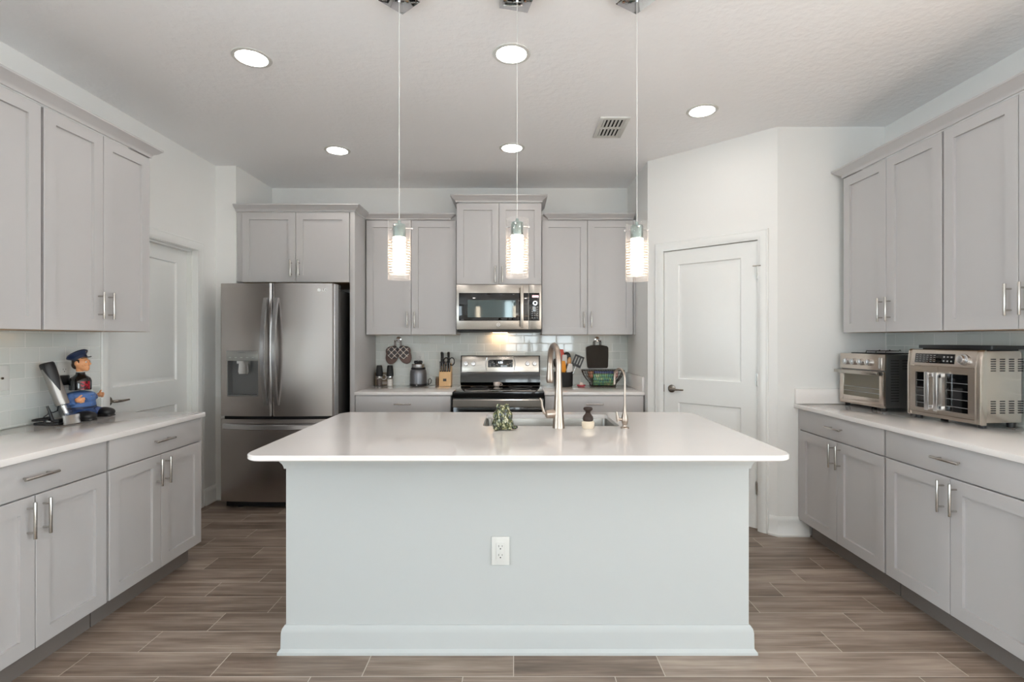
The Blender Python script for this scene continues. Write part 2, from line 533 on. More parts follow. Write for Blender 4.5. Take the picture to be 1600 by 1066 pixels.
struct(B().box(-GX - .1, GX + .1, REAR - .1, WY + .1, -0.1, 0).build('floor', M['floor']), 'brown grey wood look plank tile floor with pale grout', 'floor')
struct(B().box(-GX - .1, GX + .1, REAR - .1, WY + .1, CZ, CZ + .1).build('ceiling', M['ceiling']), 'off white ceiling with a light knockdown texture', 'ceiling')

D1 = (3.115, 3.985, 2.07)       # opening of the door in the side wall (y0, y1, top)
b = B()
b.prism([(LX, KY), (LX, D1[0]), (LX - .12, D1[0]), (LX - .12, KY + .12), (-GX, KY + .12), (-GX, KY)], 0, CZ)
b.prism([(LX, D1[1]), (LX, JY), (AX, JY), (AX, WY), (AX - .3, WY), (LX - .12, JY + .12), (LX - .12, D1[1])], 0, CZ)
b.box(LX - .12, LX, D1[0], D1[1], D1[2], CZ)
struct(b.build('wall_left', M['wall']))
struct(B().box(AX - .3, AR + .3, WY, WY + .1, 0, CZ).build('wall_back', M['wall']))
# pantry corner: alcove side, diagonal with a door opening, then the return to the side wall
DL = math.hypot(EX - AR, EY - DY)
DA = math.atan2(EY - DY, EX - AR)
DM = Matrix.Translation((AR, DY, 0)) @ Matrix.Rotation(DA, 4, 'Z')
U0, U1, UZ = 0.141, 0.857, 2.065
b = B()
b.prism([(AR, WY), (AR, DY), (AR + .09, DY + .04), (AR + .09, WY)], 0, CZ)
b.prism([(0, 0), (U0, 0), (U0, .09), (0.06, .09)], 0, CZ, DM)
b.prism([(U1, 0), (DL, 0), (DL - .03, .09), (U1, .09)], 0, CZ, DM)
b.box(U0, U1, 0, .09, UZ, CZ, M4=DM)
b.prism([(EX, EY), (RX, EY), (RX, EY + .1), (EX + .04, EY + .1)], 0, CZ)
b.prism([(RX, EY), (RX, KY), (GX, KY), (GX, KY + .12), (RX + .12, KY + .12), (RX + .12, EY)], 0, CZ)
struct(b.build('wall_right', M['wall']))
# unseen walls added behind the two doors to block outside light
b = B(); b.box(AR + .3, RX + .22, WY, WY + .1, 0, CZ); b.box(RX + .12, RX + .22, EY + .1, WY, 0, CZ)
struct(b.build('wall_pantry_blocker', M['wall']))
b = B(); b.box(LX - .95, LX - .85, D1[0] - .25, D1[1] + .25, 0, CZ); b.box(LX - .85, LX - .12, D1[0] - .25, D1[0] - .15, 0, CZ); b.box(LX - .85, LX - .12, D1[1] + .15, D1[1] + .25, 0, CZ)
struct(b.build('wall_closet_blocker', M['wall']))
# great room behind the camera
b = B()
for sx in (-1, 1):
    g0, g1 = sorted((sx * GX, sx * (GX + .1))); ys = REAR
    for a, c, z0, z1 in FILL_SIDES:
        b.box(g0, g1, ys, a, 0, CZ); b.box(g0, g1, a, c, 0, z0); b.box(g0, g1, a, c, z1, CZ); ys = c
    b.box(g0, g1, ys, KY + .12, 0, CZ)
struct(b.build('wall_sides', M['wall']))
b = B(); xs = -GX
for a, c, z0, z1 in WINS:
    b.box(xs, a, REAR - .1, REAR, 0, CZ)
    if z0 > 0.1: b.box(a, c, REAR - .1, REAR, 0, z0)
    b.box(a, c, REAR - .1, REAR, z1, CZ); xs = c
b.box(xs, GX, REAR - .1, REAR, 0, CZ)
struct(b.build('wall_rear', M['wall']))
wn_ = 0  # the side wall windows built below are the added, unseen glazing
for F, wins in ((Matrix.Translation((0, REAR, 0)), WINS), (Matrix.Translation((-GX, 0, 0)) @ Matrix.Rotation(-PI / 2, 4, 'Z'), [(-c, -a, p, q) for a, c, p, q in FILL_SIDES]),
                (Matrix.Translation((GX, 0, 0)) @ Matrix.Rotation(PI / 2, 4, 'Z'), FILL_SIDES)):
    for a, c, z0, z1 in wins:
        wn_ += 1
        w = B().box(a + .045, c - .045, -.062, -.058, z0 + .045, z1 - .045, M4=F).build('window_%d' % wn_, M['pane'])
        struct(w)
        f = B()
        for q in ((a, a + .05, z0, z1), (c - .05, c, z0, z1), (a, c, z0, z0 + .05), (a, c, z1 - .05, z1), ((a + c) / 2 - .02, (a + c) / 2 + .02, z0, z1), (a, c, (z0 + z1) / 2 - .02, (z0 + z1) / 2 + .02)):
            f.box(q[0], q[1], -.08, -.04, q[2], q[3], M4=F)
        f.build('window_frame', M['trim'], w)

BASE = [(0, 0), (.026, 0), (.026, .012), (.016, .026), (.015, .10), (.012, .118), (.004, .132), (0, .132)]
struct(B().sweep([(LX, 4.065), (LX, JY), (AX, JY), (AX, JY + .05)], BASE).build('baseboard_left', M['trim']))
dpt = lambda u: (AR + u * math.cos(DA), DY + u * math.sin(DA))
struct(B().sweep([dpt(U1 + .072), (EX, EY), (2.03, EY)], BASE).build('baseboard_right', M['trim']))
struct(B().sweep([(AR, 4.19), (AR, DY), dpt(U0 - .072)], BASE).build('baseboard_back', M['trim']))

CASING = [(0, 0), (0, .010), (.012, .013), (.018, .017), (.045, .020), (.055, .016), (.062, .018), (.070, .012), (.070, 0)]


def casing(x0, x1, h):
    """door casing in the door's own frame: x along the wall, -y into the room"""
    m = Matrix(((1, 0, 0, 0), (0, 0, -1, 0), (0, 1, 0, 0), (0, 0, 0, 1)))
    return B().sweep([(x1, 0), (x1, h), (x0, h), (x0, 0)], CASING, M4=m)


def moulded_door(w, h, stile, rails):
    """slab with sunk, raised-bevel panels; rails = list of (z0, z1) panels; front face at y=0"""
    b = B(); x0, x1 = -w / 2, w / 2
    b.box(x0, x1, .013, .035, .012, h)
    zs = [0.012]
    for a, c in rails: zs += [a, c]
    zs.append(h)
    b.box(x0, x0 + stile, 0, .012, .012, h); b.box(x1 - stile, x1, 0, .012, .012, h)
    for i in range(0, len(zs), 2): b.box(x0 + stile, x1 - stile, 0, .012, zs[i], zs[i + 1])
    for a, c in rails:
        t = bmesh.new()
        rings = []
        for d, y in ((0, 0.0), (.007, .012), (.018, .0125), (.042, .004)):
            p = [(x0 + stile + d, a + d), (x1 - stile - d, a + d), (x1 - stile - d, c - d), (x0 + stile + d, c - d)]
            rings.append([t.verts.new((px, y, pz)) for px, pz in p])
        for r0, r1 in zip(rings, rings[1:]):
            for i in range(4): t.faces.new((r0[i], r0[(i + 1) % 4], r1[(i + 1) % 4], r1[i]))
        t.faces.new(rings[-1])
        b._add(t)
    return b


def lever(parent, x, z, y, dirx):
    h = B().cyl((x, y, z), (x, y - .008, z), .031, n=32, bev=.002).build('door_handle', M['darknickel'], parent)
    l = B(); l.tube([(x, y - .006, z), (x, y - .045, z), (x + dirx * .012, y - .052, z), (x + dirx * .05, y - .052, z - .002), (x + dirx * .115, y - .050, z - .001)], [.010, .009, .0095, .008, .006], 14)
    l.build('lever', M['darknickel'], h)
    return h


M['darknickel'] = pm('aged_nickel', S(150, 140, 130), 0.22, 1.0)
W1 = D1[1] - D1[0]
d1 = moulded_door(W1 - .006, D1[2] - .004, .125, [(.24, .86), (1.045, 1.95)]).build('door_1', M['trim'])
d1.location = (LX - .075, (D1[0] + D1[1]) / 2, 0); d1.rotation_euler = (0, 0, PI / 2)
struct(d1, 'white two panel interior door beside the tall refrigerator', 'door')
c1 = casing(-W1 / 2, W1 / 2, D1[2]).build('casing', M['trim'], d1); c1.location = (0, -.075, 0)
j = B(); j.box(-W1 / 2 - .001, -W1 / 2 + .004, -.074, .03, 0, D1[2]); j.box(W1 / 2 - .004, W1 / 2 + .001, -.074, .03, 0, D1[2]); j.box(-W1 / 2, W1 / 2, -.074, .03, D1[2] - .004, D1[2] + .001)
j.box(W1 / 2 - .016, W1 / 2 - .003, -.04, -.002, 0, D1[2] - .005); j.box(-W1 / 2 + .01, W1 / 2 - .01, -.04, -.002, D1[2] - .018, D1[2] - .004)
j.build('jamb', M['trim'], d1)
lever(d1, -W1 / 2 + .085, .96, 0, 1)

W2 = U1 - U0
d2 = moulded_door(W2 - .008, UZ - .005, .115, [(.24, .86), (1.045, 1.95)]).build('door_2', M['trim'])
mid = dpt((U0 + U1) / 2)
d2.location = (mid[0] + .006 * -math.sin(DA), mid[1] + .006 * math.cos(DA), 0); d2.rotation_euler = (0, 0, DA)
struct(d2, 'white two panel pantry door in the diagonal corner wall', 'door')
c2 = casing(-W2 / 2, W2 / 2, UZ).build('casing', M['trim'], d2); c2.location = (0, -.006, 0)
lever(d2, -W2 / 2 + .068, .965, 0, 1)
B().box(-W2 / 2 - .004, -W2 / 2 + .0035, -.004, .01, .935, .995).build('latch_plate', M['darknickel'], d2)
for z in (.30, 1.07, 1.83):
    h = B(); h.cyl((W2 / 2 - .001, -.012, z - .045), (W2 / 2 - .001, -.012, z + .045), .0065, n=12); h.box(W2 / 2 - .012, W2 / 2 + .008, -.011, -.004, z - .045, z + .045)
    h = h.build('hinge', M['nickel'], d2)
    if z > 1.8:
        B().tube([(W2 / 2 - .03, -.028, z + .05), (W2 / 2, -.012, z + .05), (W2 / 2 + .022, -.03, z + .048)], .004, 8).build('door_stop', M['nickel'], h)


# ---------------------------------------------------------------- cabinets
def shaker(x0, x1, z0, z1, rail=.060, th=.019):
    """shaker door, back at y=0, front at y=-th"""
    b = B(); t = bmesh.new(); e = .0016
    P = lambda d, y: [t.verts.new((x, y, z)) for x, z in ((x0 + d, z0 + d), (x1 - d, z0 + d), (x1 - d, z1 - d), (x0 + d, z1 - d))]
    rings = [P(0, 0), P(0, -th + e), P(e, -th), P(rail, -th), P(rail + .0006, -th + .012)]
    for a, c in zip(rings, rings[1:]):
        for i in range(4): t.faces.new((a[i], a[(i + 1) % 4], c[(i + 1) % 4], c[i]))
    t.faces.new(rings[-1]); t.faces.new(rings[0][::-1])
    bmesh.ops.recalc_face_normals(t, faces=t.faces[:])
    return b._add(t)


def pull(parent, x, z, vertical=True, L=.145, y=-.019):
    b = B(); h = L / 2; s = .048
    if vertical:
        b.cyl((x, y - .030, z - h), (x, y - .030, z + h), .006, n=16, bev=.001)
        for k in (-s, s): b.cyl((x, y, z + k), (x, y - .030, z + k), .0045, n=12)
    else:
        b.cyl((x - h, y - .030, z), (x + h, y - .030, z), .006, n=16, bev=.001)
        for k in (-s, s): b.cyl((x + k, y, z), (x + k, y - .030, z), .0045, n=12)
    return b.build('handle', M['nickel'], parent)


G = .0018   # half the reveal between fronts


def doors(t, x0, x1, z0, z1, hz, n=2):
    w = (x1 - x0) / n
    for i in range(n):
        a, c = x0 + i * w + G, x0 + (i + 1) * w - G
        d = shaker(a, c, z0, z1).build('door', M['cab'], t)
        hx = (c - .031) if i % 2 == 0 else (a + .031)
        pull(d, hx, hz)


def base_cabinet(label, loc, rz, w, depth=.585, filler=0.0, drawer=True, kick=True, group=None):
    t = thing('base_cabinet', label, 'cabinet', loc, rz, group)
    B().box(-w / 2 + .002, w / 2 - .002, 0, depth, .114, .884).build('body', M['cab'], t)
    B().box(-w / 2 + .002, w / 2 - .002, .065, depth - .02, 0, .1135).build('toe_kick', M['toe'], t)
    a, c = -w / 2 + .004, w / 2 - .004
    d = B().box(a + G, c - G, -.019, 0, .742, .880, bev=.0015).build('drawer', M['cab'], t)
    pull(d, 0, .815, False)
    doors(t, a, c, .122, .735, .645)
    return t


def upper_cabinet(label, loc, rz, w, z0, z1, depth=.31, hz=None, group=None, name='wall_cabinet'):
    t = thing(name, label, 'cabinet', loc, rz, group)
    B().box(-w / 2 + .002, w / 2 - .002, 0, depth, z0 + .007, z1).build('body', M['cab'], t)
    B().box(-w / 2 + .004, w / 2 - .004, .002, depth - .004, z0, z0 + .0065).build('bottom_panel', M['tan'], t)
    doors(t, -w / 2 + .003, w / 2 - .003, z0 + .001, z1 - .006, (z0 + .135) if hz is None else hz)
    return t


CROWN = [(0, 0), (.006, 0), (.006, .010), (.012, .020), (.030, .032), (.042, .046), (.048, .050), (.048, .060), (0, .060)]

# left run (fronts face +x)
LB = -1.934
base_cabinet('grey base cabinet under the policeman figurine, at the end by the white door', (LB, 2.706, 0), PI / 2, .704)
base_cabinet('grey base cabinet under the small wall plate, next one along from the figurine cabinet', (LB, 1.996, 0), PI / 2, .708)
LU = -2.219
upper_cabinet('grey wall cabinet above the policeman figurine, at the end of its run', (LU, 2.673, 0), PI / 2, .684, 1.403, 2.453, .312)
upper_cabinet('grey wall cabinet cut by the picture edge, beside the cabinet above the figurine', (LU, 1.984, 0), PI / 2, .682, 1.403, 2.453, .312)
cr = B().sweep([(LU + .02, 1.643), (LU + .02, 3.014), (LX + .003, 3.014)], [(o, z + 2.4535) for o, z in CROWN]).build('crown_moulding', M['cab'])
tag(cr, 'grey crown moulding along the cabinets above the policeman figurine', 'moulding')
# right run (fronts face -x)
RB = 1.974
base_cabinet('grey base cabinet below the toaster oven, tight against the end wall', (RB, 3.030, 0), -PI / 2, .786, .583)
base_cabinet('grey base cabinet below the double door oven, with the wide drawer', (RB, 2.242, 0), -PI / 2, .786, .583)
fl = B().box(RB - .012, RB + .02, 3.4245, 3.4525, .114, .884).build('filler_strip', M['cab'])
tag(fl, 'narrow grey filler strip between the end wall and the toaster oven cabinet', 'filler strip')
RU = 2.254
upper_cabinet('grey wall cabinet over the toaster oven, at the far end of its run', (RU, 3.003, 0), -PI / 2, .790, 1.403, 2.453, .306)
upper_cabinet('grey wall cabinet over the double door oven', (RU, 2.215, 0), -PI / 2, .782, 1.403, 2.453, .306)
cr = B().sweep([(RX - .003, 3.398), (RU - .02, 3.398), (RU - .02, 1.824)], [(o, z + 2.4535) for o, z in CROWN]).build('crown_moulding', M['cab'])
tag(cr, 'grey crown moulding along the cabinets above the two counter ovens', 'moulding')

# back run (fronts face the camera)
BZ0, BZ1 = 1.400, 2.438
UY = 4.53
def riser(cab, w):
    B().box(-w / 2 + .002, w / 2 - .002, .0, .32, BZ1 + .0005, BZ1 + .045).build('riser', M['cab'], cab)


lu = upper_cabinet('grey double wall cabinet between the refrigerator panel and the microwave cabinet', (-.934, UY, 0), 0, .822, BZ0, BZ1, .326)
riser(lu, .822); B().sweep([(-.411, -.02), (.352, -.02), (.352, -.002)], [(o, z + BZ1 + .0005) for o, z in [(a, c * .83) for a, c in CROWN]]).build('crown_moulding', M['cab'], lu)
ru = upper_cabinet('grey double wall cabinet above the hanging black pot holder', (.659, UY, 0), 0, .832, BZ0, BZ1, .326)
riser(ru, .832); B().sweep([(-.352, -.002), (-.352, -.02), (.416, -.02)], [(o, z + BZ1 + .0005) for o, z in [(a, c * .83) for a, c in CROWN]]).build('crown_moulding', M['cab'], ru)
fl = B().box(1.0765, 1.0985, UY - .004, UY + .02, BZ0, BZ1).build('filler_strip', M['cab'])
tag(fl, 'slim grey filler between the pot holder wall cabinet and the pantry side wall', 'filler strip')
mu = upper_cabinet('raised grey wall cabinet directly over the microwave', (-.139, 4.47, 0), 0, .764, 1.848, 2.578, .386, 1.935)
B().sweep([(-.382, .385), (-.382, -.02), (.382, -.02), (.382, .385)], [(o, z + 2.5785) for o, z in CROWN]).build('crown_moulding', M['cab'], mu)
fu = upper_cabinet('deep grey cabinet bridging over the refrigerator', (-1.852, 4.24, 0), 0, .916, 1.84, 2.438, .615, 1.955)
B().sweep([(-.506, -.02), (.502, -.02), (.502, .615)], [(o, z + 2.4385) for o, z in [(a, c * .9) for a, c in CROWN]]).build('crown_moulding', M['cab'], fu)
B().box(-.505, -.4585, 0, .6, 1.847, 2.438).build('filler', M['cab'], fu)
ep = B().box(-1.393, -1.351, 4.222, 4.858, 0, 2.4375, bev=.001).build('end_panel', M['cab'])
tag(ep, 'tall grey end panel standing beside the refrigerator', 'panel')
BB = 4.222
base_cabinet('grey base cabinet under the knife block and food processor', (-.940, BB, 0), 0, .812, .63)
base_cabinet('grey base cabinet under the utensil crock and wire basket', (.672, BB, 0), 0, .840, .63)


# ---------------------------------------------------------------- worktops
def slab(name, x0, x1, y0, y1, z0, z1, bev=.003):
    return B().box(x0, x1, y0, y1, z0, z1, bev=bev).build(name, M['quartz'])


tag(slab('countertop', LX + .002, -1.89, 1.63, 3.052, .886, .914), 'white quartz countertop holding the policeman figurine and electric wine opener', 'countertop')
tag(slab('countertop', 1.93, RX - .002, 1.80, EY - .002, .886, .914), 'white quartz countertop holding the two counter ovens', 'countertop')
tag(slab('countertop', -1.350, -.522, 4.20, WY - .010, .886, .914), 'white quartz countertop with the knife block, between refrigerator and range', 'countertop')
tag(slab('countertop', .2505, AR - .002, 4.20, WY - .010, .886, .914), 'white quartz countertop with the utensil crock, between range and pantry wall', 'countertop')
tag(B().box(1.935, RX - .012, EY - .022, EY - .001, .9145, 1.018, bev=.002).build('side_splash', M['quartz']), 'low white quartz upstand on the end wall behind the toaster oven', 'backsplash')
tag(B().box(AR - .022, AR - .001, 4.22, WY - .011, .9145, 1.040, bev=.002).build('side_splash', M['quartz']), 'low white quartz upstand on the pantry wall beside the wire basket', 'backsplash')
tag(B().box(-1.3495, AR - .0005, WY - .009, WY - .0005, .86, 1.60).build('backsplash', M['tilex']), 'glossy pale subway tile backsplash behind the black range', 'backsplash')
tag(B().box(LX + .0005, LX + .009, 1.63, 3.044, .9145, 1.402).build('backsplash', M['tiley']), 'pale subway tile backsplash behind the policeman figurine', 'backsplash')
tag(B().box(RX - .009, RX - .0005, 1.80, EY - .0235, .9145, 1.402).build('backsplash', M['tiley']), 'pale green subway tile backsplash behind the counter ovens', 'backsplash')

# ---------------------------------------------------------------- island
IX0, IX1, IY0, IY1 = -.993, 1.018, 2.170, 2.985
SX0, SX1, SY0, SY1 = -.163, .540, 2.560, 2.948
isl = thing('kitchen_island', 'large white panelled kitchen island in the middle of the room', 'kitchen island')
b = B(); b.prism([(IX0, IY0), (IX1, IY0), (IX1, IY1), (IX1 - .1, IY1), (IX1 - .1, IY0 + .11), (IX0 + .1, IY0 + .11), (IX0 + .1, IY1), (IX0, IY1)], 0, .891)
b.build('knee_wall', M['island'], isl)
B().sweep([(IX0, IY1), (IX0, IY0), (IX1, IY0), (IX1, IY1)], [(o * 1.05, z * .9) for o, z in BASE]).build('baseboard', M['island'], isl)
B().sweep([(IX0, IY1), (IX0, IY0), (IX1, IY0), (IX1, IY1)], [(0, .798), (.007, .798), (.008, .806), (.012, .818), (.020, .830), (.022, .836), (.022, .8905), (0, .8905)]).build('cornice', M['island'], isl)
B().box(IX0 + .101, IX1 - .101, IY1 - .03, IY1 - .003, .114, .885).build('cabinet_front', M['cab'], isl)
out = [p for p in rrect(-1.050, 1.080, 1.905, 3.052, .075, 7)]
inn = [p for p in rrect(SX0, SX1, SY0, SY1, .018, 7)]
t = bmesh.new(); n = len(out); e = .004
def ring(pts, z): return [t.verts.new((x, y, z)) for x, y in pts]
oin = rrect(-1.050 + e, 1.080 - e, 1.905 + e, 3.052 - e, .075 - e, 7)
R = [ring(inn, .892), ring(oin, .892), ring(out, .892 + e), ring(out, .914 - e), ring(oin, .914), ring(inn, .914)]
for a, c in zip(R, R[1:] + R[:1]):
    for i in range(n): t.faces.new((a[i], a[(i + 1) % n], c[(i + 1) % n], c[i]))
bmesh.ops.recalc_face_normals(t, faces=t.faces[:])
tag(B()._add(t).build('island_countertop', M['quartz']), 'large white quartz island top with rounded corners and a sink cutout', 'countertop')
# undermount bowl
t = bmesh.new(); k = .012
R = []
for d, z in ((-.02, .8905), (-.001, .8905), (0, .885), (.008, .70), (.035, .682)):
    R.append([t.verts.new((x, y, z)) for x, y in rrect(SX0 + d, SX1 - d, SY0 + d, SY1 - d, .03, 6)])
for a, c in zip(R, R[1:]):
    for i in range(len(a)): t.faces.new((a[i], a[(i + 1) % len(a)], c[(i + 1) % len(a)], c[i]))
t.faces.new(R[-1])
bmesh.ops.recalc_face_normals(t, faces=t.faces[:])
for f in t.faces: f.normal_flip()
sk = thing('sink', 'stainless steel undermount sink set into the island top', 'sink', (0, 0, 0))
ob = B()._add(t).build('bowl', pm('satin_sink_steel', S(150, 146, 140), .32, 1.0), sk)
so = ob.modifiers.new('thickness', 'SOLIDIFY'); so.thickness = .0015; so.offset = -1
B().lathe([(.0, .6825), (.045, .6825), (.045, .6855), (.036, .6855), (.030, .6835), (0, .6835)], 28, Matrix.Translation(((SX0 + SX1) / 2, 2.75, .0005))).build('drain', M['chrome'], sk)

ol = thing('outlet', 'white double power outlet low on the island panel', 'outlet', (-.061, IY0 - .0005, .441))


def outlet_parts(t, plugs=2):
    B().box(-.039, .039, -.006, 0, -.0615, .0615, bev=.002).build('plate', M['white'], t)
    b = B().box(-.0175, .0175, -.009, -.006, -.034, .034, bev=.001).build('receptacle', M['white'], t)
    s = B()
    for z in (.019, -.019)[:plugs]:
        s.box(-.0085, -.0065, -.0094, -.009, z - .001, z + .008); s.box(.0065, .0085, -.0094, -.009, z, z + .007); s.cyl((0, -.0094, z - .008), (0, -.009, z - .008), .0028, n=10)
    s.build('slot', M['slot'], b)


outlet_parts(ol)
o2 = dup(ol, (LX + .0095, 2.79, 1.168), PI / 2, 'white power outlet on the tile behind the policeman figurine')
o3 = dup(ol, (-.917, WY - .0095, 1.168), 0, 'white power outlet on the tile above the food processor')
sw = thing('cable_jack', 'white wall plate with one small round jack, on the tile by the picture edge', 'wall plate', (LX + .0095, 2.452, 1.167), PI / 2)
B().box(-.039, .039, -.006, 0, -.0615, .0615, bev=.002).build('plate', M['white'], sw)
B().cyl((0, -.011, 0), (0, -.006, 0), .006, n=12).build('jack', M['darknickel'], sw)

# ---------------------------------------------------------------- refrigerator
FX0, FX1, FY = -2.346, -1.440, 3.975
FG = -1.922
fr = thing('refrigerator', 'tall dark stainless french door refrigerator with an ice dispenser', 'refrigerator', (0, 0, 0))
B().box(FX0 + .012, FX1 - .004, FY + .105, 4.70, .06, 1.765, bev=.004).build('case', M['case'], fr)


def bowed(x0, x1, yb, yf, bow, xc, hw, n=14):
    """plan outline of a door whose front bows out; the bow belongs to the whole front"""
    f = lambda x: yf - bow * (1 - ((x - xc) / hw) ** 2)
    r = .012
    pts = [(x1, yb), (x0, yb), (x0, f(x0) + r)]
    pts += [(x0 + r + (x1 - x0 - 2 * r) * i / n, f(x0 + r + (x1 - x0 - 2 * r) * i / n)) for i in range(n + 1)]
    pts += [(x1, f(x1) + r)]
    return pts


xc, hw = (FX0 + FX1) / 2, (FX1 - FX0) / 2
# left door has a real recess for the dispenser
DX0, DX1, DZ0, DZ1, DZM = -2.285, -2.030, .905, 1.268, 1.186
dl = B()
pl = bowed(FX0, FG - .004, FY + .10, FY, .026, xc, hw)
dl.prism(pl, .748, DZ0, bev=.0); dl.prism(pl, DZ1, 1.803)
f = lambda x: FY - .026 * (1 - ((x - xc) / hw) ** 2)
dl.prism([(FX0, FY + .10), (FX0, f(FX0) + .012)] + [(FX0 + .012 + (DX0 - FX0 - .012) * i / 4, f(FX0 + .012 + (DX0 - FX0 - .012) * i / 4)) for i in range(5)] + [(DX0, FY + .10)], DZ0, DZ1)
x1 = FG - .004
dl.prism([(DX1, FY + .10)] + [(DX1 + (x1 - .012 - DX1) * i / 4, f(DX1 + (x1 - .012 - DX1) * i / 4)) for i in range(5)] + [(x1, f(x1) + .012), (x1, FY + .10)], DZ0, DZ1)
door_l = dl.build('door', M['darksteel'], fr, angle=25)
door_r = B().prism(bowed(FG + .004, FX1, FY + .10, FY, .026, xc, hw), .748, 1.803).build('door', M['darksteel'], fr, angle=25)
B().prism([(FX1 - .0005, FY + .018), (FX1 - .0005, FY + .096), (FX1 + .003, FY + .096), (FX1 + .003, FY + .018)], .75, 1.80).build('edge_strip', M['handle_steel'], door_r)
dp = B(); dp.box(DX0 + .001, DX1 - .001, FY + .055, FY + .098, DZ0 + .001, DZM)
dp.box(DX0 + .001, DX0 + .008, FY - .008, FY + .055, DZ0 + .001, DZM); dp.box(DX1 - .008, DX1 - .001, FY - .018, FY + .055, DZ0 + .001, DZM); dp.box(DX0 + .008, DX1 - .008, FY - .012, FY + .055, DZ0 + .001, DZ0 + .012)
dp = dp.build('dispenser', M['dispenser'], door_l)
pn = B().box(DX0 + .001, DX1 - .001, FY - .022, FY + .06, DZM + .001, DZ1 - .001, bev=.002).build('control_panel', M['dispanel'], dp)
B().box(-2.208, -2.118, FY - .008, FY + .03, 1.165, DZM).build('spout', M['chrome'], dp)
pd = B(); pd.prism([(-2.198, 1.166), (-2.128, 1.166), (-2.122, 1.10), (-2.128, 1.082), (-2.198, 1.082), (-2.204, 1.10)], 0, .006, Matrix.Translation((0, FY + .012, 0)) @ XZ)
pd.build('paddle', M['chrome'], dp)
text('label_print', '▬', .02, M['darkprint'], pn, (-2.16, FY - .0226, 1.252), (PI / 2, 0, 0)) if False else B().box(-2.187, -2.135, FY - .0226, FY - .0219, 1.250, 1.254).build('print', M['darkprint'], pn)
for k in range(5): B().box(-2.262 + k * .045, -2.245 + k * .045, FY - .0226, FY - .0219, 1.212, 1.215).build('print', M['print'], pn)
for s, x in ((-1, FG - .045), (1, FG + .043)):
    pts = []
    for i in range(17):
        a = i / 16; z = .838 + a * .848
        pts.append((x, FY - .030 - .060 * math.sin(PI * a) ** .8, z))
    h = B()
    t = bmesh.new(); rr = []
    for (px, py, pz) in pts:
        rr.append([t.verts.new(q) for q in ((px - .019, py + .004, pz), (px - .013, py - .010, pz), (px + .013, py - .010, pz), (px + .019, py + .004, pz), (px + .012, py + .014, pz), (px - .012, py + .014, pz))])
    for a, c in zip(rr, rr[1:]):
        for i in range(6): t.faces.new((a[i], a[(i + 1) % 6], c[(i + 1) % 6], c[i]))
    t.faces.new(rr[0]); t.faces.new(rr[-1])
    bmesh.ops.recalc_face_normals(t, faces=t.faces[:])
    h._add(t)
    for z in (.848, 1.676): h.box(x - .012, x + .012, FY - .032, FY - .012, z - .012, z + .012)
    h.build('handle', M['handle_steel'], door_l if s < 0 else door_r)
fd = B().prism(bowed(FX0, FX1, FY + .10, FY, .026, xc, hw), .070, .724).build('freezer_drawer', M['darksteel'], fr, angle=25)
h = B(); t = bmesh.new(); rr = []
for i in range(21):
    a = i / 20; x = FX0 + .035 + a * (FX1 - FX0 - .07); y = f(x) - .012 - .045 * math.sin(PI * a) ** .6
    rr.append([t.verts.new(q) for q in ((x, y, .646), (x, y - .012, .654), (x, y - .012, .682), (x, y, .690), (x, y + .012, .684), (x, y + .012, .652))])
for a, c in zip(rr, rr[1:]):
    for i in range(6): t.faces.new((a[i], a[(i + 1) % 6], c[(i + 1) % 6], c[i]))
t.faces.new(rr[0]); t.faces.new(rr[-1]); bmesh.ops.recalc_face_normals(t, faces=t.faces[:])
h._add(t).build('handle', M['handle_steel'], fd)
B().box(FX0 + .02, FX1 - .02, FY + .03, FY + .10, .722, .748).build('gasket', M['dark'], fr)
B().box(FX0 + .03, FX1 - .03, FY + .04, 4.6, .018, .068).build('base_grille', M['dark'], fr)
for x in (FX0 + .12, FX1 - .12):
    for y in (FY + .09, 4.5): B().cyl((x, y, 0), (x, y, .02), .022, n=14).build('foot', M['black'], fr)
for x in (FX0 + .045, FX1 - .055): B().box(x - .03, x + .055, FY + .045, FY + .17, 1.766, 1.806, bev=.006).build('hinge_cover', M['case'], fr)
lg = B().cyl((-1.553, f(-1.55) - .0012, 1.750), (-1.553, f(-1.55) + .004, 1.750), .0135, n=24).build('logo', M['logo'], door_r)
text('logo_lettering', 'LG', .030, M['logo'], door_r, (-1.512, f(-1.515) - .0003, 1.750), (PI / 2, 0, .04), .0012)

# ---------------------------------------------------------------- range
rg = thing('range', 'black and stainless electric range between the two back countertops', 'range', (-.1355, 4.16, 0))
HWR = .379
B().box(-HWR, HWR, .03, .66, .03, .895).build('body', M['gloss'], rg)
b = B(); b.prism([(-HWR - .004, .012), (HWR + .004, .012), (HWR + .004, .655), (-HWR - .004, .655)], .896, .919, bev=.004)
b.build('cooktop', M['bglass'], rg)
b = B()
for x, y, r in ((-.19, .18, .105), (.19, .18, .085), (-.19, .45, .078), (.19, .45, .105)):
    b.lathe([(r, 0), (r + .002, 0), (r + .002, .0003), (r, .0003)], 40, Matrix.Translation((x, y, .9191)), closed=True)
b.build('burner_ring', M['print'], rg)
B().prism([(-HWR, 0.0), (HWR, 0.0), (HWR, .012), (-HWR, .012)], .872, .905).build('front_lip', M['gloss'], rg)
dr = B().box(-HWR + .003, HWR - .003, -.010, .029, .26, .868, bev=.004).build('oven_door', M['gloss'], rg)
hd = B(); hd.prism([(-.05, .802), (-.044, .796), (-.030, .800), (-.030, .850), (-.044, .862), (-.05, .856)], -HWR + .006, HWR - .006, Matrix(((0, 0, 1, 0), (1, 0, 0, 0), (0, 1, 0, 0), (0, 0, 0, 1))))
for x in (-.33, .33): hd.box(x - .015, x + .015, -.032, -.009, .815, .845)
hd.build('handle', M['steel'], dr)
B().box(-.27, .27, -.0112, -.0098, .42, .74).build('oven_window', M['bglass'], dr)
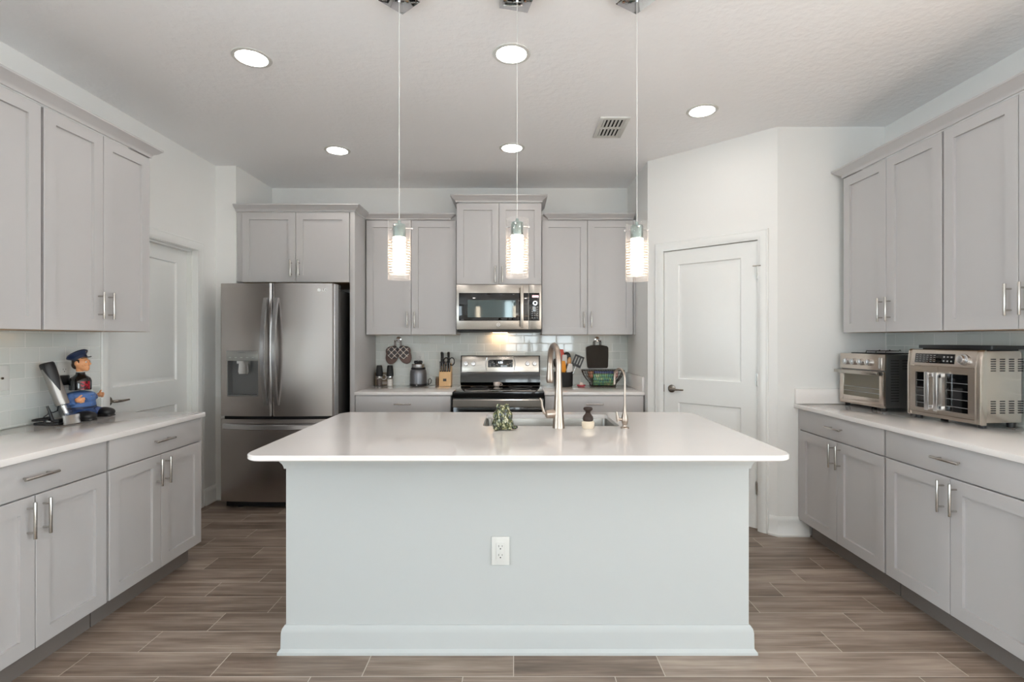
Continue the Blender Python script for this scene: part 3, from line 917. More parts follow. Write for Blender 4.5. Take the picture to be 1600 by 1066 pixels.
B().box(-HWR + .003, HWR - .003, -.006, .029, .07, .25, bev=.004).build('storage_drawer', M['steel'], rg)
for x in (-.32, .32):
    for y in (.1, .58): B().cyl((x, y, 0), (x, y, .03), .02, n=12).build('foot', M['black'], rg)
bg = B(); bg.prism([(.600, .92), (.575, .95), (.585, 1.045), (.615, 1.203), (.655, 1.203), (.655, .92)], -HWR, HWR, Matrix(((0, 0, 1, 0), (1, 0, 0, 0), (0, 1, 0, 0), (0, 0, 0, 1))))
bg = bg.build('backguard', M['gloss'], rg)
SL = math.atan2(.03, .158)
PM = Matrix.Translation((0, .5845, 1.047)) @ Matrix.Rotation(-SL, 4, 'X')      # panel frame: x, z up along the slope, -y out
cp = B(); cp.box(-HWR + .012, HWR - .012, -.003, .003, 0, .152, bev=.002, M4=PM)
cp = cp.build('control_panel', M['steel'], bg)
B().box(-.118, .118, -.0045, -.003, .045, .118, bev=.0006, M4=PM).build('display', M['bglass'], cp)
td = text('clock_digits', '1:28', .026, M['led'], cp, PM @ Vector((0, -.0050, .090)), (PI / 2 - SL, 0, 0), .0002)
b = B()
for i in range(6):
    for jx in (.060, .078): b.box(-.105 + i * .040, -.088 + i * .040, -.0049, -.0044, jx - .004, jx, M4=PM) if (i < 2 or i > 3 or jx < .07) else None
b.build('display_legends', M['print'], cp)
for s in (-1, 1):
    b = B(); b.tube([PM @ Vector((s * (.128 + .012 * math.sin(PI * i / 10)), -.005, .014 + .124 * i / 10)) for i in range(11)], .0035, 8)
    b.build('bracket_trim', M['chrome'], cp)
for x in (-.327, -.257, .260, .327):
    k = B(); k.cyl(PM @ Vector((x, -.003, .080)), PM @ Vector((x, -.024, .080)), .022, .019, n=24, bev=.002)
    k.box(x - .004, x + .004, -.030, -.022, .060, .100, bev=.001, M4=PM)
    k.build('knob', M['handle_steel'], cp)
sr = thing('spoon_rest', 'small pale ceramic spoon rest at the back of the black cooktop', 'spoon rest', (-.165, 4.655, .9195))
b = B(); b.lathe([(0, 0), (.022, 0), (.032, .012), (.034, .038), (.031, .038), (.028, .014), (0, .006)], 24)
b.build('cup', M['ceramic'], sr)
B().tube([(.03, 0, .030), (.045, 0, .026), (.052, 0, .014), (.034, 0, .008)], .004, 8).build('spout', M['ceramic'], sr)

# ---------------------------------------------------------------- microwave
mw = thing('microwave', 'stainless over the range microwave with a black glass door', 'microwave', (-.139, 4.44, 1.445))
WM = .378
B().box(-WM, WM, .03, .409, .008, .400).build('body', M['case'], mw)
fr_ = B().box(-WM, .265, -.006, .029, .0, .400, bev=.003).build('door', M['steel'], mw)
B().box(-WM + .022, .262, -.0075, -.0055, .078, .325, bev=.0006).build('door_glass', M['bglass'], fr_)
B().box(-WM + .10, .150, -.0085, -.0073, .108, .262).build('window', M['winglass'], fr_)
cpn = B().box(.2665, WM, -.006, .029, .0, .400, bev=.003).build('control_panel', M['steel'], mw)
B().box(.2675, WM - .018, -.0075, -.0055, .078, .325, bev=.0006).build('control_glass', M['bglass'], cpn)
B().box(.296, .352, -.0082, -.0074, .285, .303).build('display', M['redled'], cpn)
B().lathe([(.013, 0), (.019, 0), (.019, .004), (.013, .004)], 24, Matrix.Translation((.322, -.0075, .235)) @ Matrix.Rotation(PI / 2, 4, 'X'), closed=True).build('dial', M['chrome'], cpn)
b = B()
for i in range(3):
    for j_ in range(6): b.box(.290 + i * .022, .303 + i * .022, -.0081, -.0074, .100 + j_ * .019, .108 + j_ * .019)
b.build('keypad_legends', M['print'], cpn)
h = B(); h.box(.190, .219, -.048, -.030, .015, .385, bev=.005)
for z in (.05, .35): h.box(.197, .212, -.031, -.006, z - .012, z + .012)
h.build('handle', M['steelz'], fr_)
b = B(); b.lathe([(.0125, 0), (.0155, 0), (.0155, .001), (.0125, .001)], 32, Matrix.Translation((-.005, -.0062, .044)) @ Matrix.Rotation(PI / 2, 4, 'X'), closed=True)
lr = b.build('logo', M['logo'], fr_)
text('logo_lettering', 'GE', .015, M['logo'], fr_, (-.005, -.0067, .044), (PI / 2, 0, 0), .0005)
text('model_print', 'Profile', .010, M['print'], fr_, (-.325, -.0079, .088), (PI / 2, 0, 0), .0002)
un = B(); un.box(-WM + .006, WM - .006, .02, .40, -.022, .0)
un = un.build('vent_tray', M['matblack'], mw)
for x in (-.2, .2): B().box(x - .12, x + .12, .08, .30, -.0255, -.0222).build('grease_filter', M['case'], un)
B().box(-.07, .07, .31, .38, -.0232, -.0222).build('lamp_lens', emis('cooktop_lamp', (1.0, .60, .30, 1), 7.0), un)

# ---------------------------------------------------------------- ceiling fittings
rl = thing('recessed_light', 'round recessed ceiling light nearest the cabinets above the policeman figurine', 'ceiling light', (-1.372, 2.606, CZ), 0, 'recessed ceiling lights')
B().lathe([(.076, -.002), (.078, -.006), (.096, -.004), (.098, -.0005), (.076, -.0005)], 48, closed=True).build('trim_ring', M['white'], rl)
B().lathe([(0, -.0035), (.0755, -.0035), (.0755, -.0008), (0, -.0008)], 48).build('diffuser', M['lamp'], rl)
for (x, y, l) in ((-.016, 2.571, 'round recessed ceiling light just behind the middle pendant cable'), (1.207, 3.212, 'round recessed ceiling light in front of the pantry door wall'),
                  (-1.38, 3.887, 'small looking recessed ceiling light before the refrigerator cabinet'), (-.02, 3.835, 'recessed ceiling light in front of the microwave cabinet')):
    dup(rl, (x, y, CZ), 0, l, 'recessed ceiling lights')
for (x, y) in ((-1.37, 1.15), (1.37, 1.15), (-1.37, 0), (1.37, 0), (-2.6, -1.6), (0, -1.6), (2.6, -1.6), (-1.3, -3), (1.3, -3)):  # unseen downlights added to fill the kitchen with more light
    dup(rl, (x, y, CZ), 0, 'unseen recessed light added over the open room behind the camera', 'added unseen fill lights of the open room')

vt = thing('ceiling_vent', 'white rectangular air vent with dark louvres in the ceiling', 'air vent', (.668, 3.462, CZ))
t = bmesh.new(); VX, VY = .1, .165
b = B()
for q in ((-VX, -VX + .028, -VY, VY), (VX - .028, VX, -VY, VY), (-VX + .028, VX - .028, -VY, -VY + .03), (-VX + .028, VX - .028, VY - .03, VY), (-VX + .028, VX - .028, -.012, .012)):
    b.box(q[0], q[1], q[2], q[3], -.010, -.0005, bev=.001)
b.build('frame', M['white'], vt)
B().box(-VX + .02, VX - .02, -VY + .02, VY - .02, -.0025, -.0006).build('duct', M['dark'], vt)
b = B()
for i in range(6):
    for y0, y1 in ((-VY + .03, -.012), (.012, VY - .03)):
        x = -.063 + i * .0252
        b.box(-.002, .011, y0, y1, -.001, .001, M4=Matrix.Translation((x - .003, 0, -.006)) @ Matrix.Rotation(.5, 4, 'Y'))
b.build('louvre', M['white'], vt)

pn = thing('pendant_light', 'glass cylinder pendant light on the side nearest the refrigerator', 'pendant light', (-.492, 2.13, 1.614), 0, 'glass pendants over the island')
PH = .250
B().lathe([(.046, 0), (.0485, 0), (.0485, PH), (.046, PH)], 48, closed=True).build('glass_shade', M['glass'], pn)
B().lathe([(0, .030), (.024, .030), (.0265, .034), (.0265, .178), (.024, .180), (0, .180)], 36).build('glowing_tube', M['tube'], pn)
b = B()
for i in range(13):
    z = .024 + i * .0115
    b.lathe([(.0435, z), (.0452, z), (.0452, z + .0036), (.0435, z + .0036)], 40, closed=True)
b.build('etched_ring', M['etch'], pn)
b = B(); b.lathe([(0, .1805), (.0265, .1805), (.0265, .232), (.024, .236), (.008, .237), (.006, .252), (0, .252)], 32)
sk_ = b.build('socket', M['socket'], pn)
b = B()
for a in (0.4, 0.4 + 2.094, 0.4 + 4.188):
    b.cyl((.026 * math.cos(a), .026 * math.sin(a), .222), (.054 * math.cos(a), .054 * math.sin(a), .222), .0022, n=8); b.ell((.055 * math.cos(a), .055 * math.sin(a), .222), .0045, n=6)
b.build('retaining_screw', M['chrome'], sk_)
B().cyl((0, 0, .25), (0, 0, CZ - 1.614 - .026), .0014, n=8).build('cable', M['plastic_cable'] if 'plastic_cable' in M else M['white'], pn)
cz = CZ - 1.614
cn = B(); cn.box(-.064, .064, -.064, .064, cz - .028, cz - .0005, bev=.002); cn = cn.build('canopy', M['chrome'], pn)
cn.rotation_euler = (0, 0, math.radians(48.7))
B().ell((0, 0, cz - .030), (.006, .006, .006), n=8).build('cable_gland', M['chrome'], cn)
p2 = dup(pn, (.011, 2.13, 1.622), 0, 'glass cylinder pendant light hanging in front of the microwave cabinet', 'glass pendants over the island')
p3 = dup(pn, (.522, 2.13, 1.608), 0, 'glass cylinder pendant light on the side nearest the pantry door', 'glass pendants over the island')
for p, a, dz in ((p2, 14, -.008), (p3, 33, .006)):
    for ch in p.children:
        if ch.name.startswith('canopy'): ch.rotation_euler = (0, 0, math.radians(a)); ch.location.z = dz
        if ch.name.startswith('cable'): ch.location.z = min(0, dz)

# ---------------------------------------------------------------- on the island
ICZ = .9145
fc = thing('kitchen_faucet', 'tall brushed nickel gooseneck faucet with pull down spray head', 'faucet', (.221, 2.505, ICZ))
B().lathe([(0, 0), (.031, 0), (.0305, .004), (.028, .03), (.0245, .09), (.021, .15), (.0175, .21), (.0155, .26), (.0150, .275), (0, .275)], 36).build('body', M['faucet'], fc)
dv = Vector((-.15, .99, 0)).normalized()
pts = [(0, 0, .27), (0, 0, .315)]
for i in range(1, 17):
    a = PI * i / 16 * 1.0
    c = .098
    pts.append((dv.x * c * (1 - math.cos(a)), dv.y * c * (1 - math.cos(a)), .315 + .098 * math.sin(a)))
B().tube(pts, [.0150, .0150] + [.0148] * 16, 18).build('spout', M['faucet'], fc)
ex, ey, ez = pts[-1]
B().lathe([(0, -.105), (.017, -.105), (.0195, -.100), (.0205, -.085), (.0165, -.03), (.0152, .0), (0, .0)], 28, Matrix.Translation((ex, ey, ez))).build('spray_head', M['faucet'], fc)
B().tube([(-.015, 0, .072), (-.035, -.002, .070), (-.060, -.004, .069), (-.068, -.005, .069)], [.021, .022, .020, .010], 20).build('valve', M['faucet'], fc)
B().tube([(-.060, -.004, .070), (-.074, -.006, .078), (-.082, -.008, .105), (-.086, -.009, .135), (-.094, -.010, .150)], [.008, .008, .0062, .0055, .005], 12).build('lever', M['faucet'], fc)

f2 = thing('water_tap', 'small slim nickel drinking water tap by the sink corner', 'faucet', (.551, 2.495, ICZ))
B().lathe([(0, 0), (.021, 0), (.021, .004), (.011, .010), (.010, .016), (.015, .030), (.0165, .045), (.014, .062), (.009, .078), (.0062, .095), (.0055, .11), (0, .11)], 28).build('body', M['faucet'], f2)
dv2 = Vector((-.42, .91, 0)).normalized(); pts = [(0, 0, .105), (0, 0, .245)]
for i in range(1, 15):
    a = PI * .92 * i / 14; c = .043
    pts.append((dv2.x * c * (1 - math.cos(a)), dv2.y * c * (1 - math.cos(a)), .245 + .050 * math.sin(a)))
pts.append((pts[-1][0] + .002 * dv2.x, pts[-1][1], pts[-1][2] - .045))
B().tube(pts, .0052, 14).build('spout', M['faucet'], f2)
B().tube([(-.010, 0, .042), (-.034, -.003, .046)], [.007, .008], 14).build('valve', M['faucet'], f2)
B().tube([(-.034, -.003, .036), (-.037, -.004, .055), (-.042, -.004, .082)], [.008, .007, .0045], 12).build('lever', M['faucet'], f2)

fg = thing('frog_figurine', 'mottled green and cream glazed ceramic frog sitting at the sink edge', 'figurine', (-.058, 2.462, ICZ), 0)
b = B()
b.ell((0, 0, .042), (.038, .036, .044)); b.ell((0, -.002, .074), (.033, .031, .036)); b.ell((0, .004, .096), (.034, .030, .023))
for s in (-1, 1):
    b.ell((s * .0195, .004, .113), (.0145, .0145, .0145)); b.ell((s * .036, .004, .026), (.019, .030, .024)); b.ell((s * .032, -.024, .010), (.016, .022, .009))
    b.ell((s * .026, .030, .040), (.011, .012, .036)); b.ell((s * .026, .038, .007), (.014, .018, .007)); b.ell((s * .036, .002, .066), (.013, .018, .024))
b.ell((.058, .004, .010), (.018, .016, .009)); b.ell((0, .03, .098), (.026, .012, .010)); b.ell((0, 0, .006), (.036, .036, .006))
b.build('body', M['frog'], fg, voxel=.0032, smooth_it=2)
b = B()
for s in (-1, 1): b.ell((s * .021, .014, .120), .0055, n=8)
b.build('eye', M['gloss'], fg)

br = thing('dish_brush', 'dark wooden knob dish brush with cream bristles beside the faucet', 'brush', (.367, 2.495, ICZ))
B().lathe([(0, 0), (.026, 0), (.031, .012), (.032, .030), (.026, .037), (0, .037)], 36).build('bristles', M['bristle'], br)
B().lathe([(0, .0372), (.024, .0372), (.027, .046), (.025, .058), (.016, .070), (.0115, .078), (.014, .086), (.022, .092), (.0235, .098), (.020, .104), (.008, .106), (0, .106)], 36).build('knob_handle', M['brushwood'], br)

# ---------------------------------------------------------------- back counter, knife block side
BCZ = .9145
def mill(name, label, x, y, fill):
    t = thing(name, label, 'grinder', (x, y, BCZ))
    B().lathe([(0, .0), (.026, 0), (.026, .002), (.0245, .045), (.024, .062), (0, .062)], 28).build('filling', fill, t)
    B().lathe([(.0262, 0), (.0285, 0), (.0285, .072), (.0262, .072)], 28, closed=True).build('jar', M['glass'], t)
    B().lathe([(0, .0725), (.0285, .0725), (.031, .082), (.031, .092), (0, .092)], 28).build('collar', M['chrome'], t)
    B().lathe([(0, .0922), (.0315, .0922), (.0325, .11), (.029, .16), (.026, .186), (.022, .195), (0, .196)], 28).build('cap', M['matblack'], t)
    return t
mill('pepper_mill', 'black topped mill holding dark peppercorns, by the refrigerator panel', -1.290, 4.765, M['pepper'])
mill('salt_mill', 'black topped mill holding white salt under the oven mitts', -1.190, 4.770, M['salt'])
sg = thing('wooden_sign', 'small weathered wood sign with white letters behind the two mills', 'sign', (-1.262, 4.826, BCZ))
b = B()
for i in range(4): b.box(-.085, .085, -.009, .009, .0005 + i * .031, .0305 + i * .031, bev=.001)
b.build('board', M['signwood'], sg)
text('lettering', 'LOL', .075, M['whiteut'], sg, (0, -.0098, .075), (PI / 2, 0, 0), .0006)
b = B()
for z in (.012, .026): b.box(-.07, .07, -.0098, -.0091, z, z + .006)
b.build('small_print', M['whiteut'], sg)

fp = thing('food_processor', 'grey food processor base with black lobed coupling', 'food processor', (-.917, 4.755, BCZ))
B().lathe([(0, 0), (.079, 0), (.081, .006), (.081, .024), (0, .024)], 40).build('foot_ring', M['black'], fp)
B().lathe([(0, .0242), (.079, .0242), (.080, .04), (.079, .115), (.074, .148), (.066, .158), (0, .158)], 40).build('housing', pm('metallic_grey_plastic', S(122, 122, 126), .3, .7), fp)
B().lathe([(0, .1582), (.066, .1582), (.068, .165), (.067, .174), (0, .174)], 40).build('groove', M['black'], fp)
B().lathe([(0, .1742), (.060, .1742), (.063, .180), (.063, .205), (.058, .210), (0, .210)], 40).build('collar', M['handle_steel'], fp)
b = B(); b.lathe([(0, .2102), (.036, .2102), (.030, .232), (.012, .236), (0, .236)], 24)
for i in range(6): b.ell((.030 * math.cos(i * PI / 3), .030 * math.sin(i * PI / 3), .226), (.012, .012, .015), n=8)
b.build('coupling', M['black'], fp)
b = B(); b.box(-.006, .006, -.0835, -.076, .008, .018); b.build('button', M['print'], fp)
cd = B(); cd.tube([(.072, .02, .03), (.10, .01, .012), (.122, -.005, .03), (.128, -.01, .055), (.112, 0, .072), (.096, .01, .058), (.094, .02, .03), (.09, .05, .005), (.06, .07, .005)], .0032, 8)
cd.build('power_cord', M['black'], fp)

kb = thing('knife_block', 'light wooden knife block filled with black handled knives', 'knife block', (-.660, 4.775, BCZ))
MYZ = Matrix(((0, 0, 1, 0), (1, 0, 0, 0), (0, 1, 0, 0), (0, 0, 0, 1)))
B().prism([(-.045, 0), (.070, 0), (.070, .195), (.025, .215), (-.045, .108)], -.056, .056, MYZ, bev=.002).build('block', M['maple'], kb)
B().box(-.018, .014, -.0456, -.0448, .046, .070).build('badge', M['darkprint'], kb)
kd = Vector((0, -.30, .95)).normalized()      # knives lean out of the sloped face
for i in range(5):
    x = -.044 + i * .0215
    t = thing('steak_knife', 'black handled steak knife in the front row of the knife block', 'knife', (-.660 + x, 4.775 - .030, BCZ + .136), 0, 'steak knives in the block')
    b = B(); b.box(-.0072, .0072, -.008, .008, .0, .098, bev=.003, M4=Matrix.Rotation(.12, 4, 'X')); b.build('handle', M['matblack'], t)
    b = B(); b.box(-.002, .002, -.0085, -.0079, .01, .09, M4=Matrix.Rotation(.12, 4, 'X')); b.build('tang_line', M['handle_steel'], t)
for (x, y, z, l, r) in ((-.030, .003, .188, .130, .0135), (-.038, .022, .205, .118, .0115), (.028, .012, .198, .125, .0125)):
    nm = {.130: 'large black handled chef knife standing tallest in the block', .118: 'black handled knife half hidden behind the chef knife', .125: 'black handled knife standing behind the kitchen scissors'}[l]
    t = thing('kitchen_knife', nm, 'knife', (-.660 + x, 4.775 + y, BCZ + z), 0, 'large knives in the block')
    b = B(); b.tube([(0, 0, 0), (0, -.003, .03), (0, -.006, l * .6), (0, -.012, l * .9), (0, -.014, l)], [r * .8, r, r * .85, r * 1.05, r * .7], 14)
    b.build('handle', M['matblack'], t)
    b = B(); b.ell((0, -.006 - r, l * .55), (.0025, .0015, .0025), n=6); b.ell((0, -.005 - r, l * .3), (.0025, .0015, .0025), n=6); b.build('rivet', M['handle_steel'], t)
ks = thing('scissors', 'black handled kitchen scissors stored in the knife block', 'scissors', (-.625, 4.775 - .012, BCZ + .170))
for s in (-1, 1):
    B().tube([(s * .003 + s * .024 + .024 * math.cos(2 * PI * i / 20), -.004 * s, .062 + .036 * math.sin(2 * PI * i / 20)) for i in range(20)], .0052, 8, closed=True).build('finger_loop', M['matblack'], ks)
B().box(-.008, .008, -.006, .006, -.002, .036, bev=.002).build('shank', M['matblack'], ks)
js = thing('small_jar', 'small brown spice jar tucked beside the knife block', 'jar', (-.742, 4.800, BCZ))
B().lathe([(0, 0), (.017, 0), (.018, .01), (.018, .062), (.014, .07), (0, .07)], 20).build('body', M['brown'], js)
B().lathe([(0, .0702), (.015, .0702), (.015, .084), (0, .084)], 20).build('lid', M['signwood'], js)


def wall_hook(label, x, z):
    t = thing('wall_hook', label, 'hook', (x, WY - .0095, z))
    B().cyl((0, 0, .012), (0, -.006, .012), .026, n=32, bev=.002).build('plate', M['chrome'], t)
    B().ell((0, -.016, .014), (.013, .013, .013), n=12).build('knob', M['chrome'], t)
    b = B()
    for s in (-1, 1): b.tube([(s * .008, -.008, .004), (s * .022, -.014, -.004), (s * .030, -.026, -.008), (s * .032, -.034, .002)], .0042, 8)
    b.build('prong', M['chrome'], t)
    return t


wall_hook('chrome double hook holding the pair of oven mitts', -1.125, 1.345)
wall_hook('chrome double hook holding the black square pot holder', .800, 1.345)


def mitt(label, x, z, tilt, sz, flip):
    """plaid mini mitt: padded oval body, brown lining pocket below, hanging loop"""
    t = thing('oven_mitt', label, 'oven mitt', (x, WY - (.034 if flip < 0 else .066), z), 0, 'oven mitts on the hook')
    R = Matrix.Rotation(tilt, 4, 'Y')
    b = B(); b.ell((0, 0, -.088), (.062, .016, .094)); b.ell((flip * .030, -.002, -.060), (.044, .017, .046)); b.bm.transform(R)
    b.build('lining', M['mittlining'], t, voxel=.004)
    b = B(); b.ell((flip * -.004, -.010, -.064), (.056, .016, .066)); b.ell((flip * .030, -.012, -.050), (.034, .015, .036)); b.bm.transform(R)
    b.build('cuff', M['plaid'], t, voxel=.004)
    b = B(); b.tube([(-.006, 0, .0), (-.006, -.003, .042), (0, -.004, .050), (.006, -.003, .042), (.006, 0, .0)], .0032, 8)
    b.build('hanging_loop', M['mittlining'], t)
    return t


mitt('plaid oven mitt hanging on the hook prong nearest the refrigerator', -1.155, 1.290, .30, 1, -1)
mitt('plaid oven mitt hanging in front, tilted towards the range', -1.092, 1.290, -.42, 1, 1)

# ---------------------------------------------------------------- back counter, utensil side
uc = thing('utensil_crock', 'round black crock full of cooking utensils', 'crock', (.464, 4.735, BCZ))
B().lathe([(0, 0), (.083, 0), (.087, .006), (.089, .135), (.084, .135), (.080, .012), (0, .010)], 40).build('pot', M['matblack'], uc)
cx, cy = .464, 4.735


def utensil(name, label, x, y, lean_x, lean_y, L, hm, head):
    t = thing(name, label, 'utensil', (cx + x, cy + y, BCZ + .013), 0, 'utensils in the black crock')
    d = Vector((lean_x, lean_y, 1)).normalized(); e = d * L
    B().tube([(0, 0, 0), tuple(d * L * .5), tuple(e)], [.005, .006, .0055], 10).build('handle', hm, t)
    q = Matrix.Translation(e) @ Vector((0, 0, 1)).rotation_difference(d).to_matrix().to_4x4()
    head(t, q)
    return t


def flat_head(mat, w, h, slots=0, th=.004, top=None):
    def fn(t, q):
        b = B(); tw = w * (top or 1.0)
        if slots:
            g = w * .9 / (slots * 2 + 1); x = -w / 2
            poly = rrect(-w / 2, w / 2, 0, h, .012, 4)
            b.box(-w / 2, w / 2, -th / 2, th / 2, 0, h * .22, bev=.001); b.box(-w / 2, w / 2, -th / 2, th / 2, h * .84, h, bev=.001)
            n = slots + 1; bw = w / (2 * n - 1)
            for i in range(n): b.box(-w / 2 + 2 * i * bw, -w / 2 + (2 * i + 1) * bw, -th / 2, th / 2, h * .2, h * .86)
        else:
            b.prism([(-w * .3, -.006), (w * .3, -.006), (w / 2, h * .25), (tw / 2, h * .9), (tw * .40, h), (-tw * .40, h), (-tw / 2, h * .9), (-w / 2, h * .25)], -th / 2, th / 2, XZ, bev=.001)
        b.bm.transform(q); b.build('blade', mat, t)
    return fn


def bowl_head(mat, w, h):
    def fn(t, q):
        b = B(); b.ell((0, 0, h / 2), (w / 2, .012, h / 2), n=12); b.bm.transform(q); b.build('bowl', mat, t)
    return fn


utensil('spatula', 'red silicone spatula standing in the black crock', -.010, .012, -.02, .0, .225, M['tanut'], flat_head(M['red'], .052, .110, top=.7))
utensil('ladle', 'black ladle rising highest from the crock', .020, .030, .06, .02, .220, M['black'], bowl_head(M['black'], .075, .090))
utensil('spoon', 'black serving spoon behind the red spatula', -.010, .045, .02, .04, .225, M['black'], bowl_head(M['black'], .060, .085))
utensil('spatula', 'narrow white spatula in the middle of the crock', .004, .000, .02, -.05, .190, M['whiteut'], flat_head(M['whiteut'], .046, .095))
utensil('wooden_spoon', 'tan wooden spoon in the black crock', .022, -.005, .14, .0, .180, M['tanut'], bowl_head(M['tanut'], .040, .085))
utensil('spatula', 'broad orange spatula leaning at the front of the crock', -.008, -.035, -.06, -.12, .115, M['orange'], flat_head(M['orange'], .074, .115, top=.9))
utensil('turner', 'white handled turner leaning beside the orange spatula', .020, -.030, .20, -.12, .118, M['whiteut'], flat_head(M['whiteut'], .052, .090, top=.8))
utensil('slotted_turner', 'black slotted turner leaning out over the crock rim', .045, -.010, .40, -.02, .185, M['handle_steel'], flat_head(M['black'], .092, .112, slots=3))
utensil('whisk', 'dark whisk handle on the faucet side of the crock', -.055, .0, -.10, -.02, .165, M['handle_steel'], bowl_head(M['wire'], .045, .085))

dz_ = thing('spoon_dish', 'small red rimmed dish on the counter between crock and basket', 'dish', (.628, 4.700, BCZ))
B().lathe([(0, 0), (.032, 0), (.043, .010), (.044, .014), (.040, .013), (.030, .005), (0, .004)], 32).build('dish', M['rim'], dz_)
gl = B(); gl.ell((0, 0, .014), (.020, .017, .0145)); gl.ell((-.008, 0, .026), (.007, .006, .012)); gl.ell((.006, .002, .024), (.007, .006, .010))
gl = gl.build('garlic_bulb', M['cream'], None, voxel=.003); gl.location = (.630, 4.700, BCZ + .0045)
tag(gl, 'pale lump of garlic lying in the small red rimmed dish', 'garlic')

bk = thing('wire_basket', 'dark wire basket holding green packets under the pot holder', 'basket', (.835, 4.730, BCZ))
b = B()
def bring(w, d, z, r=.0026):
    b.tube([(x, y, z) for x, y in rrect(-w / 2, w / 2, -d / 2, d / 2, .035, 5)], r, 8, closed=True)
levels = [(.235, .130, .006), (.250, .136, .032), (.300, .150, .060), (.345, .160, .092), (.375, .168, .122), (.390, .172, .150)]
bring(.235, .130, .003, .0032); bring(.39, .172, .150, .0036)
for w, d, z in levels[1:-1]: bring(w, d, z, .0019)
for i in range(15):
    f_ = -1 + 2 * i / 14
    for s in (-1, 1): b.tube([(f_ * (w / 2 - .035), s * d / 2, z) for w, d, z in levels], .0018, 6)
for i in range(6):
    f_ = -1 + 2 * i / 5
    for s in (-1, 1): b.tube([(s * w / 2, f_ * (d / 2 - .035), z) for w, d, z in levels], .0013, 6)
for i in range(9):
    x = -.11 + i * .0275; b.tube([(x, -.063, .006), (x, .063, .006)], .0013, 6)
b.build('wire_frame', M['wire'], bk)
tr = B(); tr.prism(rrect(-.115, .115, -.062, .062, .03, 5), .0, .0028); tr.build('base_board', M['signwood'], bk)


def packet(label, x, y, z, rz, w, h, d, mat):
    b = B(); b.box(-w / 2, w / 2, -d / 2, d / 2, 0, h, bev=min(d * .42, .014), seg=3)
    o = b.build('food_packet', mat); o.location = (x, y, z); o.rotation_euler = (0, 0, rz)
    return tag(o, label, 'packet', 'packets in the wire basket')


packet('large green printed packet filling the middle of the wire basket', .838, 4.712, BCZ + .0085, .0, .196, .112, .060, M['green'])
packet('brown packet at the crock side end of the wire basket', .722, 4.735, BCZ + .0760, .2, .040, .070, .070, pm('tan_wrapper', S(190, 132, 104), .4, var=.2, vscale=60))
packet('pink and white packet at the pantry side end of the basket', .962, 4.735, BCZ + .0760, -.2, .036, .075, .080, pm('pink_wrapper', S(214, 170, 160), .4, var=.25, vscale=60))
packet('dark blue packet standing behind the green one in the basket', .850, 4.772, BCZ + .0085, 0, .19, .135, .035, pm('blue_wrapper', S(84, 96, 140), .4, var=.3, vscale=50))

ph = thing('pot_holder', 'square charcoal cloth pot holder hanging above the wire basket', 'pot holder', (.800, WY - .030, 1.295))
b = B(); t = bmesh.new()
poly = [(-.108, -.022), (-.098, -.008), (-.06, .004), (-.03, .008), (.05, .006), (.095, -.004), (.107, -.018), (.108, -.10), (.104, -.20), (.095, -.215), (-.085, -.217), (-.095, -.205), (-.104, -.12)]
b.prism(poly, -.007, .007, XZ, bev=.004); b.build('pad', M['potholder'], ph)
for s in (-1, 1):
    B().tube([(s * .030 - .006, 0, .0), (s * .030 - .006, -.004, .040), (s * .030, -.006, .048), (s * .030 + .006, -.004, .040), (s * .030 + .006, 0, .0)], .0035, 8).build('hanging_loop', M['potholder'], ph)

# ---------------------------------------------------------------- counter ovens
RZc = .9145
to = thing('toaster_oven', 'stainless toaster oven with four round dials in the counter corner', 'toaster oven', (2.236, 3.222, RZc), math.radians(-84.3))
TW, TD, TH = .178, .262, .352     # half width, depth, top
B().prism([(.012, .022), (TD, .022), (TD, TH - .010), (TD - .01, TH - .004), (.02, TH - .004), (.012, TH - .012)], -TW, TW, MYZ, bev=.002).build('case', pm('blue_grey_steel', S(122, 124, 124), .3, .85), to)
fp_ = B(); fp_.prism([(0, .252), (.011, .250), (.012, TH), (.004, TH - .002), (.002, TH - .02)], -TW - .004, TW + .004, MYZ, bev=.001)
fp_ = fp_.build('control_panel', M['warmlit_steel'], to)
for x in (-.118, -.056, .006, .068):
    k = B(); k.cyl((x, .002, .298), (x, -.020, .298), .0215, .0195, n=24, bev=.002)
    k.box(x - .0035, x + .0035, -.026, -.018, .282, .314, bev=.001); k.build('dial', M['handle_steel'], fp_)
B().box(.140, .160, -.004, .003, .262, .330, bev=.002).build('switch_bar', M['handle_steel'], fp_)
od = B(); x0, x1, z0, z1 = -TW, TW, .045, .243
for q in ((x0, x0 + .032, z0, z1), (x1 - .032, x1, z0, z1), (x0 + .032, x1 - .032, z0, z0 + .030), (x0 + .032, x1 - .032, z1 - .026, z1)): od.box(q[0], q[1], -.004, .0115, q[2], q[3], bev=.001)
od = od.build('oven_door', M['warmlit_steel'], to)
B().box(x0 + .032, x1 - .032, .002, .006, z0 + .03, z1 - .026).build('oven_glass', M['amber'], od)
b = B()
for z in (.105, .135): b.cyl((x0 + .036, .0012, z), (x1 - .036, .0012, z), .0016, n=8)
b.build('rack_wire', M['print'], od)
h = B(); h.box(-TW - .012, TW - .01, -.040, -.026, .222, .243, bev=.004); h = h.build('handle', M['steel'], od)
for s in (-TW + .004, TW - .022): B().box(s - .009, s + .009, -.026, -.0045, .222, .243).build('handle_bracket', M['black'], h)
B().box(-TW - .002, TW + .002, -.002, .0115, .022, .0445, bev=.001).build('crumb_tray', M['warmlit_steel'], to)
lv = B()
for col in range(2):
    for i in range(16 if col == 0 else 4):
        z = .315 - i * .0165; y = .045 + col * .075
        lv.box(TW, TW + .0022, y, y + .052, z - .0045, z + .0005)
lv.build('vent_slot', M['slot'], to)
for x in (-TW + .03, TW - .03):
    for y in (.03, TD - .04): B().cyl((x, y, 0), (x, y, .022), .014, .016, n=16).build('foot', M['black'], to)
